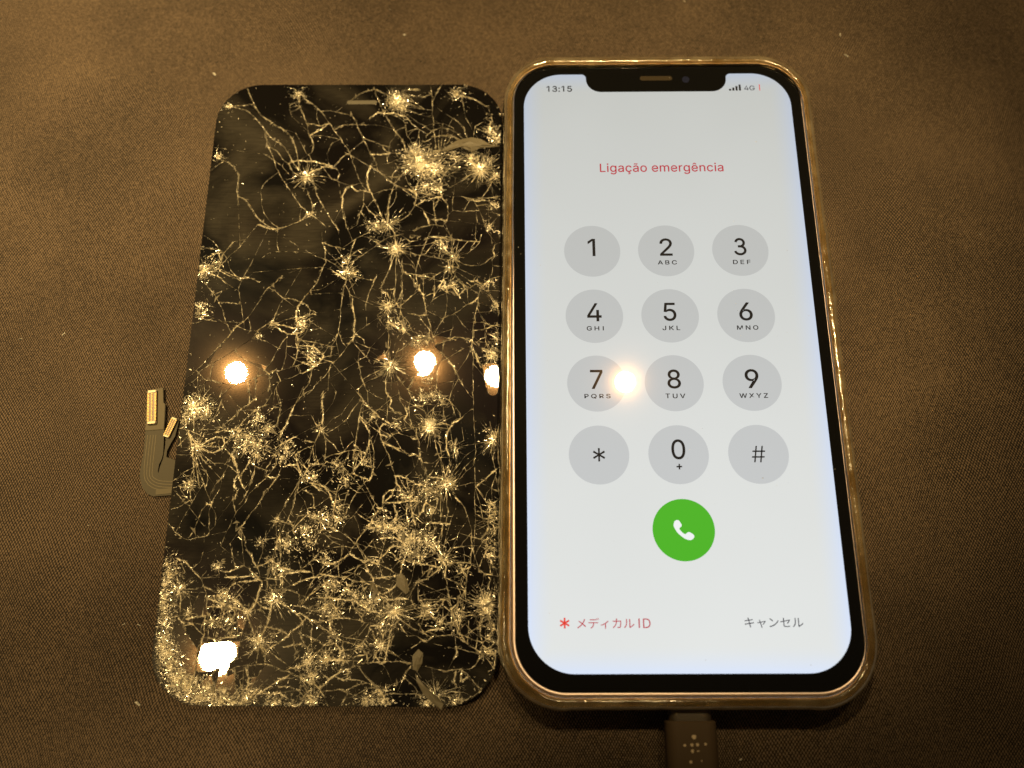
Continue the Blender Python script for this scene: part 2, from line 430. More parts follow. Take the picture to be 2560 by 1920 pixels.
# traced crack lines (weight, then x,y in mm on the sheet), impact points, crushed patches, loose slivers
CRACKS = """\
2 -101.9,70.7 -100.7,68.1 -99.8,66.1 -98.4,63.8 -96.4,62.1 -94.6,60.7 -92.6,59.6 -90.7,57.9 -89.7,56.5 -88.8,54.6 -88.2,52.2 -87.5,49.2 -87.3,48.1
2 -104.9,65.7 -102.9,65 -101.6,64.6 -99.8,63 -98.2,61 -96.8,59.1 -95.5,57.4 -94.2,56 -92.5,55.2 -91.2,53.8 -90.1,51.9 -89,49.7 -87.7,48.1
1 -97.1,59.6 -96.4,56.9
2 -107.9,51.8 -106.6,50.5 -104.9,49.8 -103.6,48.7 -102.5,47.1 -102,44.7 -102,41.5 -101.4,37.9
2 -101.6,40.5 -100.2,39.9 -98.6,38.1 -97.3,36 -96,34.2 -94,32.6 -91.8,31.6 -89.8,32.1 -87.5,33.1 -85.5,34.1 -83.5,35.4
1 -93,46.5 -94.5,45.2 -95.8,43.6 -96.2,41.2 -95.8,38.1 -94.9,35.7 -93.6,33.9 -91.9,32.4
3 -96.3,32.9 -94.4,32.1 -91.6,31.3
2 -95.8,54.7 -94.6,52.5 -93.4,49.5 -92.6,47.6 -91.5,45.4 -90.1,43.3 -88.6,41.2 -87,38.8 -85.5,37 -83.8,35.4 -82,34.1 -79.8,32
1 -96.5,52.2 -94.3,50.8 -92.5,49.5 -91.2,48.1
2 -95.8,54.7 -93.2,53 -91.7,50.8 -89.9,49.2 -88.8,47 -87,46
1 -89,58.2 -88,56.3 -86.6,53.8 -85.5,51.9
2 -88.8,68.3 -88.1,64.9 -87,62.4 -86.1,60.1 -85.7,57.9 -84.9,56.5 -84.2,54.6 -84.6,52.4 -85.5,51.9
1 -89,67.2 -90.9,66.3 -91,64.6 -90.1,62.7
2 -87.9,68.6 -85.8,66.8 -83.8,65.1 -82.2,63.2 -80.3,60.4 -78.8,57.8 -77.2,55.4 -75.6,53.2 -74.6,50.7
1 -84,64.6 -84.1,63.2 -83.5,61.2
2 -86.1,60.7 -84.2,60.4 -82.5,60.1 -80.9,60.9
3 -85,57.5 -82.9,59 -81.1,60.6
1 -83,64.3 -80.6,64.5 -77.6,63.7 -75.2,62.8
2 -79.3,59 -77.2,60.3 -75.1,60.5
1 -85,57.3 -82.3,57.3 -78.7,56.5
1 -77.9,56.2 -79.8,55.1 -80.5,52.9 -80.5,50.7
2 -75.6,52.1 -77.4,50.7 -78.7,48.8
3 -89.7,49.6 -87.8,50.3 -85.9,50 -84,50 -81.8,49.4 -79.7,48.6 -78.9,48
3 -85.6,45.7 -83.6,47.5 -81.5,48.5 -79.6,48.3
2 -79.6,48 -78.2,48 -77.4,46.4 -77.8,44.8 -79.2,45.1 -80.2,46.4
1 -85.6,45.7 -83,45.9 -80.4,45.6 -78.5,44.8 -76.6,44 -74.6,43.2
2 -83.7,44.6 -82.7,40.9 -81.4,38.5 -79.8,35.9 -78.3,33.3 -76.8,31
2 -84.9,41.7 -84,39.6 -83.4,37 -83.5,35.4
3 -74.2,43.2 -75.5,42.7 -76.4,40.3 -76.3,37.4
2 -76.3,37.4 -75.8,34.8 -75,32.2 -74.5,31.2
1 -85.2,51.9 -84.5,50 -84.1,47.5
2 -75.5,67.6 -73.6,69.3 -71.7,70.2 -69.8,70.6
2 -69.8,70.6 -69.4,68.7 -68.4,66.4 -67.3,63.9
2 -69.3,70.6 -67.5,69.5 -66.3,68.7
2 -75.2,63.1 -74.2,61.4 -73.3,58.9 -72,55.9 -70.4,52.6 -68.9,50.1 -68.3,48.2
1 -75.1,60.5 -72.7,60.4 -69.5,60.3 -66.6,59.7 -64.7,58.9
2 -66.8,62.8 -65.7,60.8 -64.4,58.6 -62.9,56.6 -61.9,54.4 -61.6,53.3
1 -62.2,61.9 -61.6,59.4 -61.3,57.2 -60,55 -59.3,53.6
3 -70.4,62.5 -68.7,63.9 -67,63.6 -64.6,63.6 -62.2,62.7
2 -62,63 -60.2,60.5 -58.2,58.8 -56.5,57.7
1 -61.7,63.6 -58.8,61 -56.3,59.3
1 -60.8,64.4 -57.9,63 -55.2,62.4
1 -61.3,65.3 -58.4,64.9 -55.2,64.4
2 -55.6,70.3 -55.2,67.8 -55.1,64.4 -54.7,61 -54.5,57.7 -54.1,53.8
2 -59.7,68.6 -57.5,68.3 -55.6,69.2
3 -61.2,70.4 -59.8,70.6 -58.5,70.1
3 -50.3,70.3 -48.8,68.8 -46.8,68.3 -44.9,67.7
2 -44.9,67.7 -43.2,66.5 -41,64.8
2 -41.7,63.4 -41.7,61.7 -40,60.9 -40.5,62.9 -41.7,63.4
3 -40.5,60.9 -41,58.1 -39.5,56.5 -38.3,54.8
2 -56.5,57.1 -55.1,58.5 -53,59.3 -51,59 -49.1,57.9 -47.4,56.2
2 -56.9,55.2 -55,56.6 -52.7,57.1 -50,56.8 -47.9,55.7
1 -56.6,59.9 -54.4,60.7 -52,60.4 -49.8,59.3
2 -50.1,62.1 -48.4,60.7 -47.2,59 -46.4,56.5
1 -53.3,60.7 -53.3,57.7 -53.3,53.8
1 -52.5,59.9 -52.6,56 -52.8,53.5
1 -51,59.9 -52.1,54.4
1 -49.6,58.2 -51.2,54.9
1 -46.8,62.1 -45.5,59.8 -44.1,57
1 -44.3,59.8 -44.8,56.5
1 -42.9,59.5 -41.4,58.1
2 -61.8,51.2 -59.4,51.7 -56.1,51.9 -53,52.5
2 -61.6,46.9 -63.2,44.7 -64.1,43.4
1 -66,49.3 -64.1,50.1 -62.3,50.9
2 -71.8,56.4 -69.6,55.6 -67.6,54.5 -65.5,53.9
3 -69.9,52 -67.7,51.7 -65.6,52
1 -65.6,52 -65.3,55.5 -64.1,57.2
1 -65.6,52.3 -62.8,52.1
1 -74.7,53.2 -72,55.6
1 -74.6,51.5 -72.2,49.9 -70,48.5
2 -70,48.5 -68,47.2 -66.1,45.3 -64.1,43.7 -62.4,42.6 -60.1,41.8 -58.9,41
3 -70,48.8 -70.6,46.4 -70.3,43.2 -69.7,41.6
1 -74.5,49.9 -73.5,47.2 -72.4,44.5 -70.9,42.4
3 -74.2,42.9 -72.7,41.6 -71.3,41.9 -69.6,41.3
2 -69.4,41.3 -68.4,38.9 -67.1,36.1 -66,33.2
1 -68,41.3 -65.9,42.1 -63.6,42.1 -61.2,42.1
3 -60.1,42.1 -58.6,41.3 -58.4,40.2
1 -63.4,42.3 -63.3,40 -63.7,38.7
1 -63.5,45.3 -64.3,42.1 -65.1,38.9 -65.5,36.1 -65.1,33.2
2 -71.2,40.3 -71.1,37.9 -71.9,35.6 -72.5,32.5
2 -70.9,38.2 -69.7,36.3 -68.2,35
3 -58.3,37.8 -56.7,38.9 -54.6,39.6 -52.3,39.9
2 -58.4,40.2 -58.8,37.6 -60.1,35.2 -62.1,33.7 -64.6,32.7
1 -58.3,37.6 -56.2,36 -54.1,35
3 -56.4,35.7 -55.4,33.7 -55.1,32.4
2 -54.2,39.4 -54.1,36.5 -53.6,33.4
2 -52.1,39.6 -50.9,38.1 -50.6,36 -51,33.4
1 -49.5,40.1 -49.6,36.2
3 -52.4,43.6 -52.6,41.7 -52.3,39.9
2 -50.6,47.8 -52,45.7 -53.1,43.1
2 -48.4,43.8 -46.5,45.1 -45.1,46.7
2 -47.6,40.1 -46,39.6 -43.7,39.3 -41.3,39.6 -38.3,40.1
3 -46,39.1 -43.9,38.8 -41.6,39
2 -46.9,35.9 -45.3,36.2 -43.9,36.2
1 -43.9,37.7 -42.5,34.6 -41.5,31
1 -43.9,37.2 -43.6,33.1
1 -45.8,38.5 -46.9,36.2
1 -40.9,38.8 -40.8,34.6 -40.6,31
3 -45,51.9 -45.4,49.7 -43.7,48.1
2 -43.8,51.3 -43.5,47.8
2 -42.6,51.8 -41.9,48.9
2 -40.2,51.3 -40.2,47.8
3 -53.8,33.7 -52.4,33.9 -50.8,33.6
2 -58.8,31.1 -56.5,32.1 -54,32.6 -51.7,32.1
1 -108,29.4 -106.5,28.4 -104.9,26.3 -104.4,25.6
3 -107,24.3 -105.8,25.3 -104.2,25.6
2 -101.7,28.3 -102.7,26.8 -103.7,25.3 -104.1,24.3
1 -97.7,30.6 -99.2,28.3 -100.6,26.3 -102.3,24.6 -104.3,21.8
2 -104.7,21.3 -103,20.6 -101.1,19.6 -99,18.8 -97.2,18.8 -95.8,18.3 -94.6,17.7
3 -99,18.8 -97.2,18.7
2 -106.6,20.1 -104.7,19.3 -103.3,18.3
1 -103.3,18.3 -101.8,17.1 -100.3,16.2
2 -98.4,19.3 -97.8,20.8 -97,22.3 -96.7,23.3
2 -107.2,17.4 -105.7,15.6 -104.2,13.7 -103.1,11.7 -102.2,9.5 -101.6,7.9 -100.8,6.4
1 -98.7,18.5 -99.3,16.8 -99.1,14.9 -98.6,12.9 -98,10.2 -97.4,7.6
1 -106.7,9.6 -104.6,8.8 -102.7,7.9 -100.8,6.9
1 -101.6,7.9 -99.8,7.7 -97.8,7.6
3 -97.8,7.6 -99,6.6 -100,5.2
2 -100,5.2 -101.4,3.1 -102.8,1.5
1 -102.8,1.5 -104.5,-0.6 -106.5,-3.2 -108,-5
1 -97.3,7.8 -95.9,9.7 -94.8,11.9 -93.4,14.8 -92.2,16.5
1 -93.4,25 -91.6,25.6 -89.5,25.7 -86.1,25.5
1 -91.3,30.6 -91.3,28.3 -90.7,26
2 -91.6,16.7 -90.7,17.8 -89.3,19.4
2 -91.7,16 -90.3,15.1 -88.6,13.6
2 -88.6,13.6 -89.4,12.1 -90.1,10 -90.7,8
2 -88.4,13.6 -86.3,13.3 -84.5,12.6 -83.1,11.9 -82.1,10.6 -81,9.9
3 -84.3,12.8 -85.1,11.4 -85.4,9.4 -85.1,7.8
3 -85.1,8.5 -83.1,9.2 -80.9,9.7
2 -89.9,7.3 -88.2,8 -86,8.7
3 -89.9,6.6 -88.7,5.6 -87.3,4.9 -85.5,4.7 -83.8,5.1 -82.7,6.6
3 -89.7,7.1 -87.9,6.8 -85.6,6.1
2 -84.1,13.3 -83.1,14.8 -82.2,16 -81,17.7 -80.1,20.7 -79.3,22.9 -79.6,25.9 -80.5,28
1 -82.4,15.5 -80.4,15.7 -78.7,16.7 -77.2,17.9
1 -83.1,14.5 -80.1,14.8 -77.2,14.9
2 -82.6,24.9 -81.2,24.1 -79.1,23.4
1 -79.1,23.4 -77.4,22.4 -76,21.1
1 -79.7,26.2 -78.2,24.7 -76.1,22.4
2 -80.3,28 -78.6,27.2 -76.5,26.7 -75.1,26.2
1 -86.9,21.1 -84.9,21.3 -81.7,21.4 -78.9,21.2 -77.1,20.2
3 -77.5,20.4 -75.7,19.4 -74.2,18.4
2 -74.2,18.2 -74.8,15.2 -75,12.3 -75.1,9.6 -75.2,7.2 -75.3,4.9
2 -74.2,16.7 -73.1,13.7 -72.5,10.8
2 -90.6,7.3 -92.1,7.1 -94,5.7
1 -98.1,6.4 -96.3,5.7 -94.2,5.4
1 -94.8,4 -97.3,2.1 -98.9,1 -101.4,-0.9 -103.9,-2.5 -106.2,-4.1
2 -87.6,3.5 -88.6,1.6 -89.4,-0 -90.3,-2.1 -91.1,-3.3
1 -87,4.4 -87,1.8 -87,-0.7 -87.6,-3.5
2 -84.8,4.7 -84.5,2.5 -84.5,0.4 -84.6,-1.2 -85.2,-2.8
2 -85.9,1.6 -84.8,1.4 -83.3,1.2 -81.7,1.3
3 -83.3,1.8 -80.9,1.6 -78.8,-0.1 -78.3,-1 -79.9,-2.9 -81.4,-4 -82.8,-4.9
3 -83.3,-2.2 -81.5,-2.9 -79.9,-2.6
1 -83.2,-2.6 -86.2,-3.5 -88.8,-4.4 -91.4,-5.1 -93.1,-5.6
2 -98.7,1 -97.7,-0.7 -96.1,-1.6
1 -96.1,-1.6 -94,-2.3 -91.5,-3
2 -93.1,-5.3 -93.4,-6.9 -93.3,-8.8
1 -92.9,-5.6 -94.8,-6.5 -97.3,-7.2 -99.8,-8.7
3 -91.7,-4 -90.5,-4.9 -89.1,-4
2 -90.5,-5.1 -90.1,-7.4 -90.4,-9.2
2 -88.8,-4.7 -87.8,-6.5 -88.9,-8.8
1 -87.7,-6.7 -85.2,-5.8 -82.6,-4.7
2 -80.9,-4.7 -81.2,-7 -82.4,-8.8
1 -77.8,2 -76.5,3 -75.7,4.6
2 -75.3,4.9 -74.3,2.5 -73.3,1.5 -72.1,3.2
2 -75.5,4.6 -76.7,1.8 -76.8,-0.6
1 -75.6,2.3 -75,-0.3
2 -80.4,-8.8 -78.6,-6.3 -77,-4.3 -76.6,-2.7 -75.4,-1.7 -74.3,-0.3
1 -74.8,-0.8 -73.3,1.3 -72.1,2.7
1 -76.9,-4.7 -76.9,-8.9
2 -103.5,-2.5 -103.7,-4.4 -103.8,-5.5
2 -106.6,-4.6 -105.3,-6 -103.5,-6.4 -101.5,-6.9
1 -106.7,-5 -106.3,-8.7
1 -104.8,-6.4 -104.8,-8.9
1 -81.7,7.7 -79.4,6.1 -77.5,4.9
2 -73.4,28.2 -71.6,29.4 -69.2,30.7
2 -73,24.9 -71.9,25.9 -70.3,26.4
2 -73.1,22.9 -72,23.6 -70.1,25.1 -68.1,26.6 -66.7,27.9 -64.3,29.4 -61.1,30.1
2 -67.9,28.1 -65.8,26.9 -63.7,26.1
2 -63.6,30.7 -63.1,28.6 -62.8,26.8
2 -61.6,25.8 -59.5,25.3 -57.2,24.5 -54.2,24 -51.7,23.4 -50.1,23.1
2 -61.4,26.8 -59.1,26.9 -56.4,27.1 -54.1,27.8 -52.7,28.3
1 -61.4,25.6 -58.5,22.3 -58.3,21
2 -54.9,30.4 -55.7,28.1 -56.6,25.5 -57.2,24 -57.8,21.3 -58,19.5 -57.5,17.3
2 -60.8,29.1 -59.6,28.1 -57.8,28.3 -57.6,29.6 -59.4,29.1
3 -54.1,29.3 -52.8,29.1 -50.7,29.3
2 -50.5,28.5 -48.2,28.5 -45.9,28.1 -43.1,28
2 -49.8,29 -49.5,26.3 -49,24.5
1 -47.9,28.3 -48.6,25
1 -46.5,27.2 -48.3,24.7
2 -44,30.5 -43.8,28.2 -44.9,26.7
1 -42.9,28.2 -44,26.5 -45.8,25 -48.1,24.2
2 -48.5,23.2 -46.9,22.2 -45.1,21.7 -43.1,21.6 -41.7,22.4 -40.3,23.7 -39.4,24.4
3 -39.4,24.2 -39.7,25.2
2 -38.1,27.7 -39.4,27.2 -39.9,25.4
1 -40.1,23.7 -39.9,20.4 -40.3,18.7
2 -39.6,21.7 -38.3,21.5
2 -50.4,23 -50.1,21
2 -50.8,20.7 -52.3,20 -53.7,19 -54.6,18
2 -60.3,19.8 -58,19.5 -56,19.5 -54.6,19.8
3 -57.3,19.1 -55.5,19 -54.1,18.5
1 -49.4,20.7 -47.1,19.2 -44.8,17.5 -42.6,16.5
1 -49.6,21.7 -46.4,20.2 -43.7,19 -41.9,18
2 -49.4,20.5 -48.5,19 -47.3,17.3 -46.6,16.5
2 -50.1,20.5 -49.4,19.3 -49.8,18
3 -45.1,17.7 -43.5,17.7 -42.3,16.7
2 -46.6,16.8 -45,15.8 -43.7,14.8
2 -42.6,16.3 -41.2,15 -40.1,13.1 -39.2,11.6 -38.3,9.7
2 -42.8,15.8 -43.2,13.6 -43.6,10.7 -44.1,8.3 -44.4,5.6 -44.4,3.3
3 -43.2,13.6 -44.1,12.6 -45.4,11.9
2 -45.7,11.9 -47.4,10.4 -49.2,9.3 -51.2,8.5
2 -51.2,8.5 -52.3,6.6 -53.3,4.3
1 -50.6,14.1 -50.5,11.7 -50.8,9.5
3 -51.4,18.3 -51.1,16.5 -50.4,14.8 -52.5,16.3 -51.4,18.3
3 -50.2,16.3 -48.9,15.8 -47.9,14.1 -47.3,13.4
3 -46.8,16.5 -46.4,15.8 -47.3,14.6
1 -45.9,15.8 -45.7,12.9
1 -52.7,15.6 -54,12.7
2 -58.4,19.3 -58.1,17.1 -57.7,15.6
3 -58.1,17.1 -57,16.6 -57.2,15.6
2 -56.2,19.5 -56.1,16.6
3 -57,15.8 -56,14.4 -55.8,12.7
2 -55.8,12.7 -55.3,10 -54.5,7.6 -53.8,4.7 -53.5,3.3
3 -58.6,9.5 -56.8,9.1 -55.2,9.3
1 -54.8,10.2 -53.2,9.3 -51.6,8.3
1 -48.8,9.7 -47.4,7.8 -46,6.1
1 -49,8.5 -49.1,5.9 -49.6,4
2 -62.7,23.6 -62.8,20.6 -62.6,18.1 -62.6,15.6
2 -63.8,22.6 -64.4,20.6 -65.4,18.1 -65.8,15.2
2 -61.3,23.1 -61,20.6 -61.1,17.1 -61,14.4 -61.1,11.7 -61.3,9.1
3 -60.7,20.1 -59.3,19.3 -58.9,18.6
2 -60.8,22.3 -59,22 -58.3,21
2 -71.6,18.9 -69.7,18.4 -67.7,18.1
2 -67.1,19.4 -67.9,16.9 -68.9,14.4 -69.4,12
1 -72.7,14.2 -70.2,13 -67.6,11.8 -65.8,11.3
3 -65.8,15.2 -64.4,14.7 -63.9,13.4
3 -64,15.6 -62.8,15.9 -63,14.4
2 -64.2,10.3 -64,6 -63.8,2.4 -63.5,-1.1
3 -63.9,7.7 -63,6.7 -61.6,6 -60.2,5.2
3 -61.7,8.4 -60.7,6.9 -60.2,4.8
2 -60.3,8.6 -59.2,7.4 -58.8,6
2 -58.3,14.4 -59.6,13.2 -61.1,11.7
3 -72.6,13.3 -72,9.6 -71.8,6 -71.9,2.9
3 -72.2,3.9 -70.8,4.1 -69.5,3.4
2 -71.5,4.6 -69.8,6 -68.3,7.2
2 -71.9,2.9 -69.9,2 -67.8,1.3
2 -71.4,2 -69.8,0.3 -67.9,-1.8
2 -67.8,1.3 -68.6,-0.8 -70.5,-2
2 -70.5,-2 -69.8,-4.5 -69.2,-6.6 -68,-9.3
2 -58,3.8 -55.7,3.6 -53.5,3.1
1 -53.3,3.1 -53,1.2
2 -52.8,1.9 -50.4,2.8 -48.7,3.8 -46.7,3.5 -44.7,2.6
3 -50,3.5 -48.4,3.1
2 -44.4,3.3 -44.6,1.2 -44.2,-1.2
1 -44.2,-1.2 -44.1,-9
2 -44.6,1.4 -46.6,0.9 -48.8,-0.5 -50.5,-1.6
2 -51.7,0 -50.1,-1.6 -49,-3.3 -48.1,-5.1 -47,-7 -45.4,-9.4
3 -49.9,-1.9 -49,-3 -48.1,-4.9
2 -44.2,0.4 -43.1,-1.7 -42.6,-3.5
3 -43.7,-0.5 -43.1,-2.4
1 -44.9,0.9 -45.7,-1.4 -46.6,-2.8
1 -44.4,2.6 -41.8,2.5 -38.3,2.3
2 -44.3,7.4 -42,7.3 -40.3,6.6 -38.3,6.4
2 -44.2,5.4 -42.3,5.6 -40.3,6.1 -38.3,6.8
2 -41.8,6.8 -41.6,4 -41.1,1.6 -40.5,-0
2 -52.5,-4.6 -52.4,-7.2 -52.6,-9
1 -48,-7.2 -48.9,-9
2 -63.4,-4.1 -64,-6.4 -63.9,-9.4
2 -61.4,-5.7 -59.3,-8.5 -58.4,-9.2
2 -68.2,-5.7 -66.2,-4.6 -64.3,-3.4
2 -70,-8.4 -67.7,-6.6 -65.1,-5.5
2 -61.2,-4.3 -59,-5.7 -56.8,-7.1
1 -42.2,-2.8 -40.6,-9
2 -100.7,-11 -101.4,-13.2 -101.8,-15
1 -99.8,-9.2 -98.6,-10.5
2 -101.3,-18.6 -99.7,-17.1 -97.9,-15.3 -96.4,-13.5
3 -96.4,-13.5 -94.9,-12.4 -92.9,-10.6
2 -105.8,-18.8 -104.6,-17.9 -103.4,-16.8 -102.6,-15.7
3 -107.5,-18.6 -106.3,-20.1 -105,-21.7
3 -104.2,-21.4 -102.8,-20.4 -101.2,-19.7 -99.6,-19.9 -99.1,-21 -99.6,-22.3 -101.2,-23.2 -102.8,-23 -104.1,-22.1
1 -104.7,-23 -101,-25.6
2 -104.6,-23.4 -101.3,-26.9
2 -104.8,-23.9 -102,-28.4
2 -105.2,-24.3 -102.6,-30.3
2 -105.3,-24.7 -103.7,-30.7
2 -105.6,-24.7 -105.3,-31.2
3 -107.3,-18.8 -106.3,-21.7 -105.8,-24.3
2 -105.3,-26.9 -105.7,-29 -105.3,-33.3
3 -101.3,-18.6 -98.7,-18.2 -97,-18 -95.3,-18.6
3 -93.1,-13.7 -91.5,-12.6 -90.4,-12.2
2 -90.5,-11.5 -89.5,-9.5
2 -87.4,-11.7 -87.4,-14.4 -87.9,-16.9
2 -89.8,-14 -88.6,-12.6 -87.4,-11.7
3 -87,-20.2 -86.5,-18.2 -85.6,-16 -84.7,-13.8 -84.1,-12.2
2 -84.1,-12.2 -83.1,-10.6 -81.7,-9.3
1 -84.6,-14.7 -82.6,-14.9 -80.3,-14.7 -79,-17.1
1 -78.2,-17 -80.3,-17.8 -82.6,-19.1 -83.6,-19.8
3 -86.7,-21.5 -84.6,-20.2 -83.2,-19.6
2 -83.3,-23.7 -81.3,-22.4 -79.4,-21.8
2 -78.1,-18.3 -79,-20.9 -79.7,-23.1 -80.2,-25.7
3 -81.4,-20.7 -79.2,-20.9
3 -83,-24.8 -82.2,-26.8 -81.3,-28.5
2 -82.8,-24.6 -81.2,-26.3
3 -85.6,-26.5 -84.4,-25.9 -83.1,-26.1
2 -87.6,-23.5 -88.3,-24.8 -89.4,-26.7
2 -87.2,-25.7 -88.3,-27.6 -89.5,-29.1 -91.2,-30.6 -92.6,-32.3 -93.4,-34.4
2 -86.1,-26.7 -86.8,-28.7 -88.1,-30.6 -89.6,-32.9 -90.8,-35.2 -92.2,-36.9 -93.1,-38.6 -94,-40
3 -89.1,-28.5 -88,-28.9 -86.9,-28.9
2 -91.8,-26.3 -91.9,-28 -92.5,-30.2 -93.2,-32.1 -93.9,-33.8
3 -97.4,-23.7 -96.3,-25.6 -95.2,-28.4
3 -93,-24.8 -93.9,-26.7 -94.8,-28.4
3 -95.2,-28.6 -94.6,-30.1 -93.7,-31.4
3 -96,-29.1 -96.1,-30.8 -95.3,-31.8 -95.6,-33.3 -96.2,-33.7
2 -96.2,-33.5 -95.6,-35.4 -95.2,-36.7
1 -95.2,-36.7 -96,-38.8 -96.8,-40.6 -97.8,-43.7
2 -94.7,-38.8 -94.6,-40.4 -94.2,-40
2 -93.8,-40 -92.7,-42.1 -92.1,-44.6
1 -94.1,-40.4 -95.2,-42.3 -96.3,-43.7
2 -101,-25.6 -99.1,-25.6 -97.1,-26.5 -95.9,-27.6
2 -98.3,-27.3 -99,-29.1 -100.3,-30.5 -101,-32.5
2 -102.6,-30.5 -101.5,-32.9 -100.8,-34.2
3 -101.6,-34.6 -100.7,-34.8 -100.4,-34.2
1 -100.4,-33.7 -99.5,-32 -98.9,-29.7
2 -101.6,-34.8 -102.5,-35.8 -103.1,-37.9 -103.9,-40.4 -104.6,-41.6
2 -100.7,-35 -101,-36.7 -100.7,-39 -100.5,-40.8
1 -100.5,-35.2 -99.4,-37.1 -99.4,-39.4
1 -103.1,-37.9 -101.7,-39.4
1 -103.2,-30.7 -104.3,-32.9 -105.6,-35.8 -107,-38.9
2 -109,-35.6 -107.6,-35.2 -105.6,-33.9
2 -108.5,-32.2 -107.1,-33.7 -105.3,-35
2 -109.2,-39.1 -108,-40.6 -106.2,-41.8 -104.9,-42.3 -102.7,-41.8 -100.7,-41.4
1 -109.3,-29.2 -107.6,-27.7 -105.8,-26.7
1 -109.1,-30.9 -107.5,-30.1 -106.3,-29.9
2 -81.2,-28.9 -82.4,-30.6 -83.3,-32.3 -84.6,-34.6 -85.5,-36.5 -86.2,-38
2 -82,-30.6 -82.6,-33 -82.9,-35.3 -83.6,-37.4
2 -87,-38.6 -85.4,-38.4 -83.3,-39 -81.1,-39.7
1 -86.6,-38.8 -87.7,-40.7 -89,-42.5
3 -83.5,-38.2 -82.4,-39.7 -82.5,-40.5
3 -80.9,-28.3 -79.8,-25.9 -77.7,-25.9
3 -79.5,-30 -77.3,-31.7
3 -80.6,-31.7 -78.9,-32.6
2 -80.5,-34 -79.7,-35.9 -79,-38
2 -78.6,-33.2 -78.3,-35.7
1 -80.8,-35.1 -81.9,-38
3 -85.3,-41.7 -86.1,-44.6
3 -78,-9.3 -78.1,-12 -77.6,-14.3 -77.8,-16.7
1 -75,-9.3 -75.7,-12 -77.3,-14.3
1 -72.2,-12.3 -73.6,-14.5 -75.7,-15.8 -76.9,-17.4
2 -69.5,-11.4 -70.7,-12.9 -71.7,-14.7 -72.9,-16.3 -74.3,-17.4 -76,-18.5
2 -70.4,-9.3 -69,-10.9 -68.6,-12.3
3 -69.5,-11.4 -68.6,-11.6 -66.8,-13.6 -65.6,-14.5
2 -69,-12 -69.5,-14.5 -69.6,-16.7 -69.9,-18.7 -70.1,-20.9
2 -65.9,-13.9 -64.4,-12.7 -63,-11.4 -62.6,-10.7
2 -67.2,-9.6 -65.8,-10.5 -64.7,-10.9
3 -63.7,-9.4 -62.5,-11.2 -62.9,-12.8 -61.6,-13.9 -60.2,-14.6
2 -60.9,-9.4 -60.3,-11.9
2 -58.7,-9.4 -57.8,-11.2 -56.9,-12.6
3 -56.9,-12.6 -55.6,-12.8 -54.5,-11.9
2 -51.9,-9.9 -50.2,-11 -49.3,-11.7
2 -49.1,-9.4 -49.5,-11.2
2 -49.5,-11.5 -48,-13 -47.1,-14.4 -46.9,-15.7
1 -48.9,-12.4 -48.2,-14.6 -47.7,-16
3 -47.3,-16 -48.6,-16.6 -49.6,-18.2 -50,-19.9 -50,-21.9 -49.3,-24.1
2 -46.9,-15.7 -45.6,-14.4 -44.3,-13.5
1 -44.4,-9.5 -44.1,-14 -43.8,-19.1 -43.7,-25 -43.5,-31.4 -43.4,-37.7 -43.6,-43.9
1 -45.4,-9.7 -44.6,-10.6
3 -69,-15.9 -67.9,-17.2 -67.2,-18.8
2 -65.8,-16.3 -64.9,-17.9 -64.3,-20.5
1 -63.6,-11.4 -63.4,-15.9 -62.3,-17
3 -65.4,-15 -64.1,-15.9 -62.7,-16.8
3 -59.4,-13 -58.9,-14.8 -59.6,-15.9
2 -58.6,-12.8 -58.3,-15.2 -57.6,-17.5 -56.7,-19.2 -56,-21 -55.7,-23.2 -55.2,-25.6 -54.7,-27.3
3 -64.9,-17.9 -64,-16.8 -62.7,-17.2
3 -64.6,-19.2 -63.1,-19.9 -62.2,-19
2 -62.2,-19 -61.1,-20.5 -60,-22.5
3 -64.1,-21 -62.1,-21.9 -59.9,-23.2
2 -64.1,-21 -60,-22.5
2 -64.3,-20.5 -63.1,-23.2 -62,-26.2 -61,-28.8 -60.5,-30.9
2 -59.8,-22.7 -58.2,-24.1
3 -58,-24.1 -56.7,-23.8 -55.7,-24.7
2 -59.7,-17.9 -57.6,-17.7 -55.4,-17.7
1 -60.5,-19 -58.8,-19.5 -57.1,-19.9
3 -57.5,-20.3 -56.4,-20.3
1 -56.2,-14.6 -55,-15.7
1 -50.8,-12.8 -50.8,-15.3
2 -52.6,-19.5 -52.3,-21.9 -51.4,-24.5
2 -51.7,-19.7 -51.3,-22.1 -51,-24.3
1 -51.4,-24.5 -49.1,-24.5
1 -54.8,-25.6 -53.1,-25.8 -51.6,-25
2 -51.2,-24.7 -50.7,-26.5 -50.3,-27.3
1 -52.4,-26.7 -51.2,-24.7
2 -49.3,-24.3 -49,-26.3 -49.7,-27.8 -50.3,-29.3
1 -49,-19.1 -48.5,-21.7
1 -49.1,-24.3 -47.8,-23.2 -46.3,-23.7
1 -47.6,-23.7 -47.6,-26.1
2 -40.8,-20.9 -43.8,-21.5
1 -40.8,-21.5 -43.8,-22.8 -45.7,-24.1 -47.6,-26.7 -48.6,-28.2
1 -40.8,-22 -43.8,-24.6 -46.3,-27.3 -48.3,-30.6
1 -43.8,-25 -44,-26.5 -47.9,-30.6
2 -38.5,-17.1 -38.5,-25 -38.5,-31.4 -38.4,-39.8 -38.4,-45
2 -40,-22.4 -39.7,-25 -39.1,-27.4
3 -39.1,-27.4 -41.2,-29.3 -43.3,-31
1 -48.3,-31.2 -45.8,-30.6 -43.5,-30.1
1 -43.3,-31.2 -42,-32.7 -40.8,-34.8
1 -38.9,-28 -39.9,-31 -39.9,-33.6
2 -39.9,-31.4 -38.5,-32.1
2 -40.7,-38.8 -40.7,-41.9 -41.1,-44.9
1 -43.2,-39.6 -40.9,-38.8
